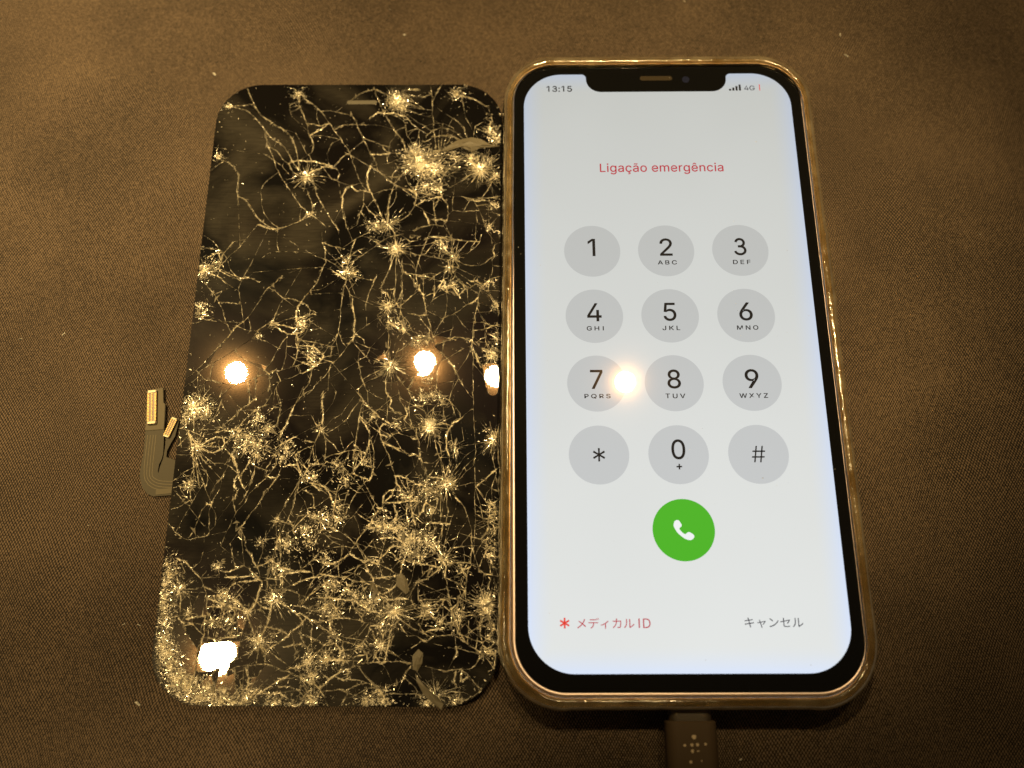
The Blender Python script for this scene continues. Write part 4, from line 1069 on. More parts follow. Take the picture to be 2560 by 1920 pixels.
# letter outlines in thousandths of an em
GLYPHS = {
'1': "276,509 276,0 212,0 212,448 209,448 86,358 86,427 198,509",
'2': "64,0 64,47 234,229 252,248 268,266 282,282 299,305 311,327 318,348 320,371 317,397 308,419 293,436 273,449 250,457 224,460 196,457 172,447 153,433 139,413 130,390 127,362 66,362 68,391 75,418 86,442 102,464 121,482 143,496 168,507 196,513 225,516 254,513 281,507 306,497 328,482 346,465 361,445 372,423 379,398 381,372 378,345 371,318 357,290 336,259 317,235 294,209 267,180 153,60 153,57 389,57 389,0",
'3': "71,408 84,441 109,473 142,498 181,512 223,516 264,509 302,491 332,464 354,430 365,392 364,352 351,314 328,281 296,256 258,240 218,234 161,234 161,292 214,292 241,295 263,305 282,320 296,339 303,361 304,385 297,407 285,427 266,443 244,454 220,458 195,456 172,447 153,433 138,414 129,388|161,293 217,293 259,289 300,275 336,254 364,225 384,191 393,154 390,115 377,79 353,47 320,22 282,4 240,-6 197,-6 155,2 116,19 83,44 58,75 44,107 101,129 111,104 127,84 148,69 174,57 203,52 233,52 261,58 287,70 307,87 322,106 330,127 332,149 326,171 315,191 297,209 273,223 246,232 215,235 161,235",
'4': "40,105 40,158 247,509 311,509 109,166 109,163 413,163 413,105|282,0 282,121 282,146 282,318 343,318 343,0",
'5': "221,-7 192,-5 165,1 140,11 118,25 99,41 83,60 71,82 63,105 60,130 122,130 127,108 138,89 154,73 173,60 196,52 221,50 250,53 276,64 298,82 314,104 324,131 328,162 324,193 314,221 297,244 275,262 248,273 218,277 192,275 167,268 145,258 128,246 67,253 96,509 366,509 366,452 151,452 134,301 136,301 155,315 178,325 203,331 229,334 263,330 294,321 321,306 345,285 364,260 379,231 388,199 391,163 388,132 381,102 369,76 352,52 332,32 309,15 282,3 253,-4",
'6': "226,-7 196,-4 168,3 142,15 119,31 100,51 84,74 73,101 66,130 64,162 65,187 71,212 80,239 93,268 112,302 137,340 252,509 322,509 151,261 145,261 154,275 165,288 179,299 196,307 214,312 235,314 265,312 291,305 316,295 337,280 355,262 370,240 380,215 387,187 389,157 387,127 379,98 368,73 352,50 333,30 310,14 284,3 257,-4|226,48 254,52 279,63 299,79 314,101 324,128 327,157 324,187 314,213 299,235 279,251 254,262 226,265 198,262 174,252 153,235 138,214 128,188 125,158 128,128 138,102 153,79 174,63 198,52",
'7': "97,0 323,448 323,452 62,452 62,509 391,509 391,449 165,0",
'8': "226,-7 193,-5 163,1 136,11 111,25 91,42 74,62 62,84 54,109 52,135 55,166 65,195 81,220 101,241 125,256 153,265 153,267 129,276 109,289 93,308 80,330 73,354 70,380 73,405 79,429 90,450 106,469 124,485 146,498 170,508 197,514 226,516 255,514 282,508 306,498 328,485 346,469 361,450 373,429 379,405 382,380 379,354 372,330 359,308 343,289 323,276 300,267 300,265 327,256 351,241 372,220 387,195 397,166 401,135 398,109 391,84 378,62 362,42 341,25 317,11 289,1 259,-5|226,49 258,52 285,60 307,74 323,91 333,113 337,139 333,165 322,189 305,208 283,223 256,232 226,235 196,232 169,223 147,208 130,189 119,165 115,139 119,113 129,91 145,74 167,60 195,52|226,290 252,292 274,300 293,313 307,330 316,351 319,376 316,399 308,420 294,437 275,449 252,457 226,460 200,457 177,449 159,437 145,420 136,399 133,376 136,351 145,330 159,313 178,300 201,292",
'9': "226,516 256,513 285,506 310,494 333,478 352,458 368,434 380,408 387,378 389,347 387,322 382,296 373,270 359,240 340,207 315,168 200,0 130,0 301,248 307,248 299,234 287,221 273,210 257,202 238,196 218,195 188,197 161,203 137,214 116,229 98,247 83,269 72,294 66,321 64,352 66,382 73,411 85,436 101,459 120,479 143,494 168,506 196,513|226,460 199,457 174,446 154,429 138,407 129,381 125,352 129,322 138,295 154,274 174,257 199,247 226,243 254,247 279,257 299,273 314,295 324,321 327,350 324,381 314,407 299,429 279,446 254,457",
'0': "227,-7 191,-3 158,7 130,24 105,48 85,77 69,113 60,144 53,178 49,214 48,254 49,294 53,330 60,364 69,395 85,431 106,461 130,484 159,502 191,512 227,516 262,512 295,502 323,484 348,461 368,431 384,395 393,364 400,330 404,294 405,254 404,214 400,178 393,144 384,113 368,77 348,48 323,24 295,7 263,-3|227,50 261,56 290,74 306,92 320,116 330,144 338,176 342,213 344,254 342,295 338,332 330,365 320,393 306,416 290,435 261,453 227,460 192,453 163,435 147,416 134,393 123,365 115,332 111,295 109,254 111,213 115,176 123,144 134,116 147,92 163,74 192,56",
'*': "201,223 206,331 114,272 89,315 186,365 89,415 114,459 206,400 201,509 250,509 246,400 337,459 362,415 266,365 362,315 337,272 246,331 250,223",
'#': "242,0 326,509 377,509 294,0|10,140 19,192 400,192 391,140|64,0 147,509 198,509 115,0|40,316 49,368 429,368 421,316",
'+': "198,34 198,364 255,364 255,34|61,172 61,226 391,226 391,172",
'ABC': "16,0 201,509 276,509 463,0 395,0 287,302 280,323 272,346 264,372 255,402 244,438 232,478 245,478 233,437 222,402 213,371 204,345 197,322 191,302 85,0|110,142 110,199 370,199 370,142|700,0 700,509 881,509 914,507 943,501 968,491 990,477 1007,461 1021,442 1030,421 1036,398 1038,374 1035,344 1026,320 1013,301 996,286 976,275 954,267 954,262 979,257 1003,245 1024,227 1042,203 1054,173 1058,136 1056,111 1050,88 1040,67 1026,48 1007,31 984,18 956,8 924,2 886,0|764,57 884,57 920,60 949,67 969,80 989,105 995,137 992,161 982,184 966,203 945,218 919,228 888,231 764,231|764,285 878,285 904,288 928,296 948,309 963,326 972,348 976,372 970,403 952,429 934,442 910,449 880,452 764,452|1523,-7 1481,-3 1442,7 1406,25 1374,49 1347,79 1325,115 1313,146 1303,179 1298,215 1296,254 1298,293 1303,329 1313,362 1325,393 1347,429 1374,459 1406,484 1442,501 1481,512 1523,516 1548,514 1573,511 1596,504 1618,496 1639,485 1658,471 1683,447 1704,418 1714,397 1723,373 1729,348 1664,348 1657,373 1645,395 1631,413 1613,428 1593,440 1571,449 1548,454 1523,456 1493,453 1465,445 1439,432 1416,414 1397,391 1381,364 1369,332 1362,295 1359,254 1362,213 1369,177 1381,145 1397,117 1417,94 1440,76 1465,63 1493,56 1523,53 1548,55 1571,60 1593,69 1613,81 1631,96 1645,114 1657,136 1664,160 1729,160 1723,135 1715,112 1704,91 1683,62 1658,38 1639,24 1618,13 1596,5 1573,-2 1549,-6",
'DEF': "219,0 96,0 96,57 215,57 254,60 288,68 318,81 343,99 363,122 379,149 390,181 397,216 399,255 397,294 390,329 379,361 364,388 344,410 320,428 291,441 258,449 221,452 93,452 93,509 225,509 273,505 315,495 353,478 385,455 412,426 433,391 449,351 458,306 462,255 458,205 449,159 433,119 411,83 384,54 351,31 312,14 268,3|125,509 125,0 60,0 60,509|722,0 722,509 1035,509 1035,452 787,452 787,286 1018,286 1018,229 787,229 787,57 1037,57 1037,0|1301,0 1301,509 1610,509 1610,452 1365,452 1365,278 1587,278 1587,221 1365,221 1365,0",
'GHI': "269,-7 225,-3 185,7 149,25 118,49 91,79 69,116 57,146 47,179 42,215 40,254 42,293 47,329 57,362 69,393 91,429 117,459 149,484 184,501 223,512 265,516 291,514 316,510 340,504 363,494 384,483 403,469 421,453 436,436 449,416 460,395 468,373 474,349 408,349 399,372 387,393 373,411 356,427 337,439 315,448 291,454 265,456 236,453 209,445 183,432 160,414 141,392 125,364 113,332 106,295 103,254 106,213 113,177 125,145 141,117 161,95 184,76 210,63 238,56 269,53 296,55 322,61 345,71 365,85 382,102 396,123 407,147 413,173 415,202 434,199 283,199 283,256 478,256 478,200 475,160 466,124 451,91 431,62 406,38 377,19 344,5 308,-4|740,0 740,509 805,509 805,289 1073,289 1073,509 1137,509 1137,0 1073,0 1073,232 805,232 805,0|1474,0 1474,509 1540,509 1540,0",
'JKL': "185,-7 143,-2 106,11 75,33 52,63 38,100 33,145 33,173 98,173 98,145 100,117 108,93 122,74 149,56 185,50 220,56 248,74 261,93 269,117 272,145 272,509 336,509 336,145 332,100 318,63 294,33 263,11 227,-2|661,145 661,216 696,261 731,303 768,344 920,509 1005,509 788,276 784,276|616,0 616,509 681,509 681,334 680,225 681,193 681,0|929,0 744,259 784,309 1005,0|1243,0 1243,509 1308,509 1308,57 1544,57 1544,0",
'MNO': "60,0 60,509 152,509 277,187 287,159 299,123 311,84 322,49 307,49 318,83 330,121 342,158 352,187 476,509 568,509 568,0 504,0 504,291 504,327 505,369 506,413 507,457 513,457 498,409 482,363 467,322 461,305 456,291 342,0 286,0 170,291 165,304 159,321 145,361 129,408 112,457 119,457 120,416 121,372 122,328 122,291 122,0|848,0 848,509 924,509 1131,183 1140,169 1151,151 1176,107 1202,55 1193,54 1189,108 1187,157 1187,178 1187,195 1187,509 1251,509 1251,0 1175,0 990,290 966,331 952,354 936,381 924,402 911,425 896,452 907,454 910,384 912,354 912,328 913,307 913,291 913,0|1739,-7 1696,-3 1658,7 1622,25 1590,49 1563,79 1541,115 1528,146 1519,179 1514,215 1512,254 1514,293 1519,329 1528,362 1541,393 1563,429 1590,459 1622,484 1658,501 1696,512 1739,516 1781,512 1820,501 1855,484 1887,459 1914,429 1935,393 1948,362 1957,329 1963,293 1965,254 1963,215 1957,179 1948,146 1935,115 1914,79 1887,49 1855,25 1820,7 1781,-3|1739,53 1768,55 1795,63 1821,76 1844,94 1864,116 1880,144 1892,176 1899,213 1902,254 1899,295 1892,332 1880,365 1864,392 1844,415 1821,433 1795,446 1768,453 1739,456 1709,453 1681,445 1656,433 1633,415 1613,392 1597,364 1585,332 1577,295 1575,254 1577,213 1585,176 1597,144 1613,117 1633,94 1656,76 1681,63 1709,55",
'PQRS': "60,0 60,509 235,509 272,506 305,499 332,487 356,471 375,452 390,430 400,404 407,377 409,348 407,318 400,291 390,265 375,243 356,223 332,207 305,195 272,188 235,186 109,186 109,242 233,242 269,246 297,256 318,272 333,294 342,319 344,348 342,376 333,402 318,423 297,439 268,449 232,452 125,452 125,0|850,159 917,159 974,85 988,65 1073,-48 1005,-48 950,27 936,46|872,-7 829,-3 791,7 755,25 723,49 696,79 674,115 661,146 652,179 647,215 645,254 647,293 652,329 661,362 674,393 696,429 723,459 755,484 791,501 829,512 872,516 914,512 952,501 988,484 1020,459 1046,429 1068,393 1081,362 1090,329 1096,293 1098,254 1096,215 1090,179 1081,146 1068,115 1046,79 1020,49 988,25 952,7 914,-3|872,53 901,55 928,63 954,76 977,94 997,116 1013,144 1025,176 1032,213 1035,254 1032,295 1025,332 1013,365 997,392 977,415 954,433 928,446 901,453 872,456 842,453 814,445 789,433 766,415 746,392 730,364 718,332 710,295 708,254 710,213 718,176 730,144 746,117 766,94 789,76 814,63 842,55|1358,0 1358,509 1534,509 1571,506 1603,500 1631,489 1654,473 1673,455 1688,433 1699,408 1705,381 1707,352 1705,323 1699,296 1688,271 1673,250 1654,232 1631,217 1603,206 1570,200 1534,198 1394,198 1394,255 1531,255 1567,258 1596,267 1617,281 1632,300 1640,324 1643,352 1640,380 1632,405 1617,425 1595,440 1567,449 1531,452 1422,452 1422,0|1651,0 1528,229 1601,229 1726,0|2130,-9 2095,-7 2063,-1 2034,9 2009,23 1988,40 1971,60 1958,83 1949,109 1945,137 2011,137 2017,110 2030,88 2049,71 2073,59 2101,52 2130,49 2163,52 2193,60 2217,74 2236,92 2248,114 2252,139 2249,161 2239,179 2223,193 2203,205 2178,214 2152,222 2090,239 2052,253 2019,269 1993,289 1974,313 1962,341 1959,372 1961,400 1969,425 1982,448 1999,468 2020,484 2044,498 2072,508 2102,514 2134,516 2166,514 2196,508 2223,498 2247,484 2267,468 2284,449 2296,427 2304,403 2308,378 2244,378 2233,412 2209,437 2187,449 2161,456 2132,459 2101,456 2074,448 2052,435 2035,418 2025,398 2022,376 2026,352 2038,334 2055,319 2076,308 2119,293 2171,279 2218,264 2243,252 2265,238 2285,220 2301,198 2312,171 2315,139 2313,112 2305,87 2293,64 2277,43 2255,25 2230,11 2201,0 2167,-7",
'TUV': "32,452 32,509 417,509 417,452 257,452 257,0 193,0 193,452|867,-8 829,-6 794,2 763,15 735,33 712,55 693,80 680,108 671,140 669,173 669,509 733,509 733,178 737,144 749,113 769,87 796,68 817,59 841,53 867,52 894,53 918,59 939,68 966,87 985,113 997,144 1001,178 1001,509 1066,509 1066,173 1063,140 1055,108 1041,80 1023,55 1000,33 972,15 941,2 906,-6|1490,0 1302,509 1370,509 1478,206 1485,187 1492,164 1501,137 1511,106 1522,71 1534,31 1520,31 1532,71 1543,107 1553,138 1561,165 1569,187 1575,206 1681,509 1749,509 1564,0",
'WXYZ': "155,0 16,509 82,509 163,196 175,145 187,94 197,40 189,40 200,94 211,145 224,196 306,509 380,509 462,196 474,145 486,94 497,40 488,40 499,94 510,145 523,196 603,509 670,509 530,0 455,0 368,323 351,391 346,417 341,445 336,475 350,475 345,446 340,420 335,395 318,323 230,0|864,0 1063,284 1063,236 876,509 950,509 1024,400 1038,379 1050,361 1070,329 1090,292 1078,292 1098,329 1118,361 1130,379 1145,400 1220,509 1292,509 1105,239 1105,287 1302,0 1228,0 1138,129 1126,149 1115,165 1096,195 1077,231 1091,231 1072,196 1052,166 1041,149 1028,129 938,0|1684,0 1684,208 1497,509 1572,509 1673,344 1703,292 1716,264 1730,230 1704,230 1718,265 1732,293 1761,344 1861,509 1936,509 1748,208 1748,0|2154,0 2154,46 2386,385 2418,431 2453,476 2460,454 2398,452 2335,452 2153,452 2153,509 2509,509 2509,462 2281,129 2246,81 2210,33 2202,54 2264,57 2326,57 2512,57 2512,0",
'Ligação emergência': "60,0 60,509 125,509 125,57 361,57 361,0|456,0 456,379 517,379 517,0|487,443 470,446 457,455 447,468 444,483 447,499 457,512 470,521 487,524 503,521 517,512 526,499 529,483 526,468 517,455 503,446|786,-151 760,-149 735,-146 713,-140 685,-127 662,-110 644,-91 630,-69 681,-41 701,-66 715,-78 734,-88 757,-95 786,-97 815,-95 840,-87 862,-75 878,-58 888,-34 891,-6 891,68 886,68 877,56 866,41 851,28 832,16 807,8 775,5 745,7 718,14 692,27 670,43 650,65 635,90 623,120 616,154 614,191 616,229 623,263 635,293 650,320 669,342 692,361 717,374 745,382 776,384 808,382 833,373 853,360 868,346 879,331 887,319 893,319 893,379 952,379 952,-9 950,-40 942,-67 930,-90 913,-109 893,-124 870,-136 844,-144 816,-149|784,59 817,63 843,75 864,95 880,121 886,142 891,166 892,193 891,219 887,242 880,264 864,291 843,312 817,325 784,330 752,325 725,312 703,290 688,262 681,241 677,218 676,193 677,167 681,144 688,123 704,96 725,76 752,63|1174,-9 1140,-5 1109,5 1083,22 1062,45 1049,73 1045,108 1048,138 1058,161 1073,179 1092,193 1115,203 1140,211 1193,220 1224,224 1248,227 1267,230 1280,235 1288,243 1290,255 1290,257 1288,279 1281,297 1270,311 1254,322 1234,329 1210,331 1185,329 1164,322 1146,313 1132,301 1122,288 1115,274 1056,291 1072,322 1093,346 1119,364 1148,375 1178,382 1209,384 1230,383 1254,379 1278,372 1300,360 1321,343 1337,320 1345,301 1350,278 1351,251 1351,0 1291,0 1291,52 1287,52 1279,38 1267,25 1250,12 1230,1 1205,-6|1185,45 1216,49 1243,59 1263,74 1278,93 1287,115 1290,138 1290,190 1284,186 1274,182 1246,176 1215,171 1190,168 1149,159 1132,150 1118,139 1109,124 1106,105 1109,87 1117,72 1129,61 1144,52 1163,47|1621,-8 1588,-5 1558,3 1531,16 1507,35 1486,58 1470,85 1458,116 1450,150 1448,187 1450,225 1458,260 1470,291 1486,318 1507,341 1531,360 1558,374 1588,382 1621,384 1648,383 1674,377 1697,368 1719,356 1738,341 1754,322 1766,301 1775,277 1717,262 1704,289 1684,311 1656,325 1639,329 1621,330 1587,325 1559,310 1537,287 1522,258 1516,236 1511,212 1510,187 1511,163 1516,139 1522,117 1537,89 1559,66 1587,51 1621,46 1640,48 1656,52 1685,66 1705,89 1718,117 1777,102 1768,78 1755,56 1739,37 1720,21 1698,9 1675,-1 1649,-6|1583,-143 1583,-107 1623,-107 1639,-106 1650,-102 1655,-95 1657,-84 1655,-74 1650,-67 1639,-63 1623,-62 1595,-62 1606,16 1638,16 1638,0 1638,-29 1667,-34 1687,-44 1699,-61 1703,-85 1698,-111 1683,-129 1659,-139 1624,-143|1979,-9 1945,-5 1914,5 1887,22 1867,45 1854,73 1850,108 1853,138 1863,161 1878,179 1897,193 1920,203 1945,211 1998,220 2029,224 2053,227 2072,230 2085,235 2093,243 2095,255 2095,257 2093,279 2086,297 2075,311 2059,322 2039,329 2015,331 1990,329 1969,322 1951,313 1937,301 1927,288 1920,274 1861,291 1877,322 1898,346 1924,364 1953,375 1983,382 2013,384 2035,383 2059,379 2083,372 2105,360 2126,343 2142,320 2150,301 2155,278 2156,251 2156,0 2096,0 2096,52 2092,52 2084,38 2072,25 2055,12 2035,1 2010,-6|1990,45 2021,49 2047,59 2068,74 2083,93 2092,115 2095,138 2095,190 2089,186 2079,182 2051,176 2020,171 1995,168 1954,159 1937,150 1923,139 1914,124 1911,105 1914,87 1921,72 1933,61 1949,52 1968,47|2053,446 2029,450 2006,460 1986,470 1970,475 1963,472 1957,466 1952,448 1910,448 1914,476 1924,498 1941,513 1965,518 1989,514 2010,504 2029,494 2047,490 2054,491 2060,496 2064,505 2066,517 2108,517 2103,488 2093,466 2076,451|2426,-8 2393,-5 2363,3 2336,16 2311,35 2291,58 2275,85 2263,116 2255,150 2253,187 2255,225 2263,260 2275,291 2291,318 2311,341 2336,360 2363,374 2393,382 2426,384 2459,382 2490,374 2517,360 2541,341 2562,318 2578,291 2590,260 2597,225 2600,187 2597,150 2590,116 2578,85 2562,58 2541,35 2517,16 2490,3 2459,-5|2426,46 2461,51 2489,66 2511,89 2526,117 2533,139 2537,163 2538,187 2537,212 2533,236 2526,258 2511,287 2489,310 2461,325 2426,330 2392,325 2364,310 2342,287 2327,258 2320,236 2316,212 2315,187 2316,163 2320,139 2327,117 2342,89 2364,66 2392,51|3054,-8 3019,-5 2987,3 2959,16 2934,35 2914,58 2897,85 2885,116 2878,150 2876,187 2878,224 2885,258 2897,290 2913,317 2933,340 2957,359 2984,373 3014,382 3047,384 3078,382 3107,374 3136,361 3161,341 3176,324 3188,305 3199,282 3207,256 3211,227 3213,194 3213,169 2916,169 2916,221 3180,221 3151,202 3148,237 3139,269 3125,294 3104,314 3078,326 3047,330 3015,326 2988,313 2966,294 2951,270 2941,241 2938,211 2938,178 2939,151 2944,127 2952,106 2970,80 2993,61 3021,50 3054,46 3076,48 3095,53 3113,61 3127,73 3139,88 3147,105 3207,91 3195,63 3177,39 3153,19 3124,4 3102,-3 3079,-7|3308,0 3308,379 3368,379 3368,295 3363,295 3373,323 3388,346 3406,363 3428,376 3451,384 3475,386 3501,383 3524,375 3543,361 3558,342 3569,320 3577,295 3568,295 3578,321 3593,343 3613,361 3636,375 3663,383 3692,386 3724,383 3753,372 3777,354 3796,328 3805,307 3811,283 3812,255 3812,0 3751,0 3751,254 3746,289 3728,313 3703,326 3674,330 3650,328 3630,320 3613,307 3601,290 3593,270 3591,247 3591,0 3530,0 3530,260 3524,288 3509,311 3485,326 3455,330 3433,328 3413,320 3395,307 3381,289 3372,266 3369,238 3369,0|4087,-8 4052,-5 4021,3 3992,16 3968,35 3947,58 3931,85 3919,116 3912,150 3909,187 3912,224 3919,258 3931,290 3947,317 3967,340 3990,359 4018,373 4048,382 4081,384 4111,382 4141,374 4169,361 4195,341 4209,324 4222,305 4232,282 4240,256 4245,227 4246,194 4246,169 3950,169 3950,221 4213,221 4185,202 4182,237 4173,269 4158,294 4138,314 4112,326 4081,330 4049,326 4022,313 4000,294 3984,270 3975,241 3971,211 3971,178 3973,151 3978,127 3986,106 4003,80 4026,61 4055,50 4088,46 4109,48 4129,53 4146,61 4161,73 4172,88 4181,105 4240,91 4229,63 4210,39 4187,19 4158,4 4136,-3 4113,-7|4342,0 4342,379 4401,379 4401,321 4405,321 4419,347 4442,367 4470,380 4502,385 4519,384 4533,384 4533,322 4528,323 4519,324 4496,326 4471,323 4448,315 4429,301 4415,284 4406,262 4403,237 4403,0|4765,-151 4738,-149 4714,-146 4692,-140 4664,-127 4641,-110 4622,-91 4609,-69 4660,-41 4680,-66 4694,-78 4713,-88 4736,-95 4765,-97 4794,-95 4819,-87 4841,-75 4857,-58 4867,-34 4870,-6 4870,68 4865,68 4856,56 4845,41 4830,28 4811,16 4785,8 4753,5 4724,7 4696,14 4671,27 4648,43 4629,65 4614,90 4602,120 4595,154 4593,191 4595,229 4602,263 4613,293 4629,320 4648,342 4671,361 4696,374 4724,382 4754,384 4786,382 4812,373 4832,360 4847,346 4858,331 4866,319 4871,319 4871,379 4931,379 4931,-9 4928,-40 4921,-67 4909,-90 4892,-109 4872,-124 4849,-136 4823,-144 4795,-149|4763,59 4795,63 4822,75 4843,95 4858,121 4865,142 4869,166 4871,193 4869,219 4865,242 4858,264 4843,291 4822,312 4796,325 4763,330 4731,325 4703,312 4682,290 4667,262 4660,241 4656,218 4655,193 4656,167 4660,144 4667,123 4683,96 4704,76 4731,63|5205,-8 5170,-5 5139,3 5110,16 5086,35 5065,58 5049,85 5037,116 5030,150 5028,187 5030,224 5037,258 5049,290 5065,317 5085,340 5108,359 5136,373 5166,382 5199,384 5229,382 5259,374 5287,361 5313,341 5327,324 5340,305 5351,282 5358,256 5363,227 5365,194 5365,169 5068,169 5068,221 5331,221 5303,202 5300,237 5291,269 5276,294 5256,314 5230,326 5199,330 5167,326 5140,313 5118,294 5102,270 5093,241 5089,211 5089,178 5091,151 5096,127 5104,106 5121,80 5145,61 5173,50 5206,46 5228,48 5247,53 5264,61 5279,73 5291,88 5299,105 5358,91 5347,63 5329,39 5305,19 5276,4 5254,-3 5231,-7|5148,435 5088,435 5088,438 5168,529 5226,529 5307,438 5307,435 5246,435 5197,495|5521,227 5521,0 5460,0 5460,379 5519,379 5519,287 5510,287 5523,319 5540,344 5559,362 5582,374 5607,382 5635,384 5671,380 5702,369 5728,349 5748,321 5757,298 5763,271 5764,240 5764,0 5703,0 5703,235 5701,263 5693,286 5680,304 5653,323 5617,329 5591,326 5568,317 5549,303 5534,283 5524,257|6034,-8 6001,-5 5971,3 5944,16 5920,35 5899,58 5883,85 5871,116 5864,150 5861,187 5864,225 5871,260 5883,291 5899,318 5920,341 5944,360 5971,374 6001,382 6034,384 6061,383 6087,377 6111,368 6132,356 6151,341 6167,322 6180,301 6189,277 6130,262 6117,289 6097,311 6069,325 6053,329 6034,330 6000,325 5972,310 5951,287 5935,258 5929,236 5925,212 5923,187 5925,163 5929,139 5935,117 5951,89 5972,66 6000,51 6034,46 6053,48 6070,52 6098,66 6119,89 6131,117 6190,102 6181,78 6168,56 6152,37 6133,21 6112,9 6088,-1 6062,-6|6285,0 6285,379 6346,379 6346,0|6316,443 6300,446 6286,455 6277,468 6274,483 6277,499 6286,512 6300,521 6316,524 6333,521 6347,512 6356,499 6359,483 6356,468 6347,455 6333,446|6569,-9 6535,-5 6504,5 6477,22 6457,45 6444,73 6440,108 6443,138 6453,161 6467,179 6487,193 6510,203 6535,211 6588,220 6618,224 6643,227 6662,230 6675,235 6682,243 6685,255 6685,257 6683,279 6676,297 6665,311 6649,322 6629,329 6605,331 6580,329 6559,322 6541,313 6527,301 6516,288 6509,274 6450,291 6466,322 6488,346 6514,364 6542,375 6573,382 6603,384 6625,383 6648,379 6672,372 6695,360 6715,343 6732,320 6740,301 6744,278 6746,251 6746,0 6686,0 6686,52 6682,52 6673,38 6661,25 6645,12 6625,1 6599,-6|6580,45 6611,49 6637,59 6658,74 6673,93 6682,115 6685,138 6685,190 6679,186 6669,182 6641,176 6610,171 6585,168 6544,159 6526,150 6513,139 6504,124 6501,105 6504,87 6511,72 6523,61 6539,52 6558,47",
'13:15': "276,509 276,0 212,0 212,448 209,448 86,358 86,427 198,509|524,408 537,441 562,473 595,498 634,512 676,516 717,509 755,491 785,464 807,430 818,392 817,352 804,314 781,281 749,256 711,240 671,234 614,234 614,292 667,292 694,295 716,305 735,320 749,339 756,361 757,385 750,407 738,427 719,443 697,454 673,458 648,456 625,447 606,433 591,414 582,388|614,293 670,293 712,289 753,275 789,254 817,225 837,191 846,154 843,115 830,79 806,47 773,22 735,4 693,-6 650,-6 608,2 569,19 536,44 511,75 497,107 554,129 564,104 580,84 601,69 627,57 656,52 686,52 714,58 740,70 760,87 775,106 783,127 785,149 779,171 768,191 750,209 726,223 699,232 668,235 614,235|1001,-4 984,-1 969,9 959,24 956,41 959,59 969,73 984,83 1001,87 1019,83 1034,73 1044,59 1047,41 1044,24 1034,9 1019,-1|1001,271 984,274 969,284 959,299 956,316 959,334 969,349 984,359 1001,362 1019,359 1034,349 1044,334 1047,316 1044,299 1034,284 1019,274|1370,509 1370,0 1306,0 1306,448 1303,448 1180,358 1180,427 1292,509|1768,-7 1739,-5 1712,1 1687,11 1665,25 1646,41 1630,60 1618,82 1610,105 1607,130 1669,130 1674,108 1685,89 1701,73 1720,60 1743,52 1768,50 1797,53 1823,64 1845,82 1861,104 1871,131 1875,162 1871,193 1861,221 1844,244 1822,262 1795,273 1765,277 1739,275 1714,268 1692,258 1675,246 1614,253 1643,509 1913,509 1913,452 1698,452 1681,301 1683,301 1702,315 1724,325 1750,331 1776,334 1810,330 1841,321 1868,306 1892,285 1911,260 1926,231 1935,199 1938,163 1935,132 1928,102 1916,76 1899,52 1879,32 1856,15 1829,3 1800,-4",
'4G': "40,105 40,158 247,509 311,509 109,166 109,163 413,163 413,105|282,0 282,121 282,146 282,318 343,318 343,0|722,-7 678,-3 639,7 602,25 571,49 544,79 522,116 510,146 501,179 495,215 493,254 495,293 501,329 510,362 522,393 544,429 570,459 602,484 637,501 676,512 718,516 744,514 769,510 793,504 816,494 837,483 856,469 874,453 889,436 902,416 913,395 921,373 927,349 861,349 852,372 840,393 826,411 809,427 790,439 768,448 744,454 718,456 689,453 662,445 636,432 613,414 594,392 578,364 566,332 559,295 557,254 559,213 566,177 578,145 594,117 614,95 637,76 663,63 691,56 722,53 749,55 775,61 798,71 818,85 835,102 849,123 860,147 866,173 868,202 887,199 736,199 736,256 931,256 931,200 928,160 919,124 904,91 884,62 859,38 830,19 797,5 761,-4",
'ID': "117,0 117,509 183,509 183,0|519,0 396,0 396,57 515,57 554,60 589,68 618,81 643,99 664,122 679,149 691,181 697,216 700,255 697,294 691,329 680,361 664,388 644,410 620,428 591,441 559,449 521,452 394,452 394,509 526,509 573,505 615,495 653,478 685,455 712,426 734,391 750,351 759,306 762,255 759,205 749,159 734,119 712,83 684,54 651,31 612,14 568,3|425,509 425,0 361,0 361,509",
}
# ------------------------------------------------------------------ the broken display assembly
PZ = 3.2
PCX, PCY, PHW, PHH, PR = -73.75, -1.95, 35.75, 74.1, 11.0
PROT = math.radians(-0.35)
PORG = (PCX, PCY, 0)
panel = thing("broken_screen", "black phone screen with badly shattered glass, lying unlit beside the lit phone", "phone screen", PORG)

def prot(x, y):
    c, s = math.cos(PROT), math.sin(PROT)
    dx, dy = x - PCX, y - PCY
    return PCX + c * dx - s * dy, PCY + s * dx + c * dy
path0 = rr_path(PCX, PCY, PHW, PHH, PR, 16, 2.0)
c_, s_ = math.cos(PROT), math.sin(PROT)
path = ([prot(*p) for p in path0[0]], [(c_ * n[0] - s_ * n[1], s_ * n[0] + c_ * n[1]) for n in path0[1]])
V, F = sweep(path, [(-2.0, 0.5), (-1.2, 0.45), (-0.9, 1.6), (-0.15, 1.9), (-0.10, 2.45), (-0.30, PZ - 0.64)], False, True, True)
mesh_obj("panel_body", V, F, M_PANELBACK, panel, origin=PORG)

# --- crack network -----------------------------------------------------------------
lines = []
for ln in CRACKS.strip().split('\n'):
    t = ln.split()
    lines.append((int(t[0]), [tuple(map(float, q.split(','))) for q in t[1:]]))

outline = [(p[0] - n[0] * 0.02, p[1] - n[1] * 0.02) for p, n in zip(*path)]
OUT = np.array(outline)
def inside(x, y):
    xs, ys = OUT[:, 0], OUT[:, 1]
    xj, yj = np.roll(xs, 1), np.roll(ys, 1)
    c = ((ys > y) != (yj > y)) & (x < (xj - xs) * (y - ys) / (yj - ys + 1e-12) + xs)
    return bool(c.sum() % 2)

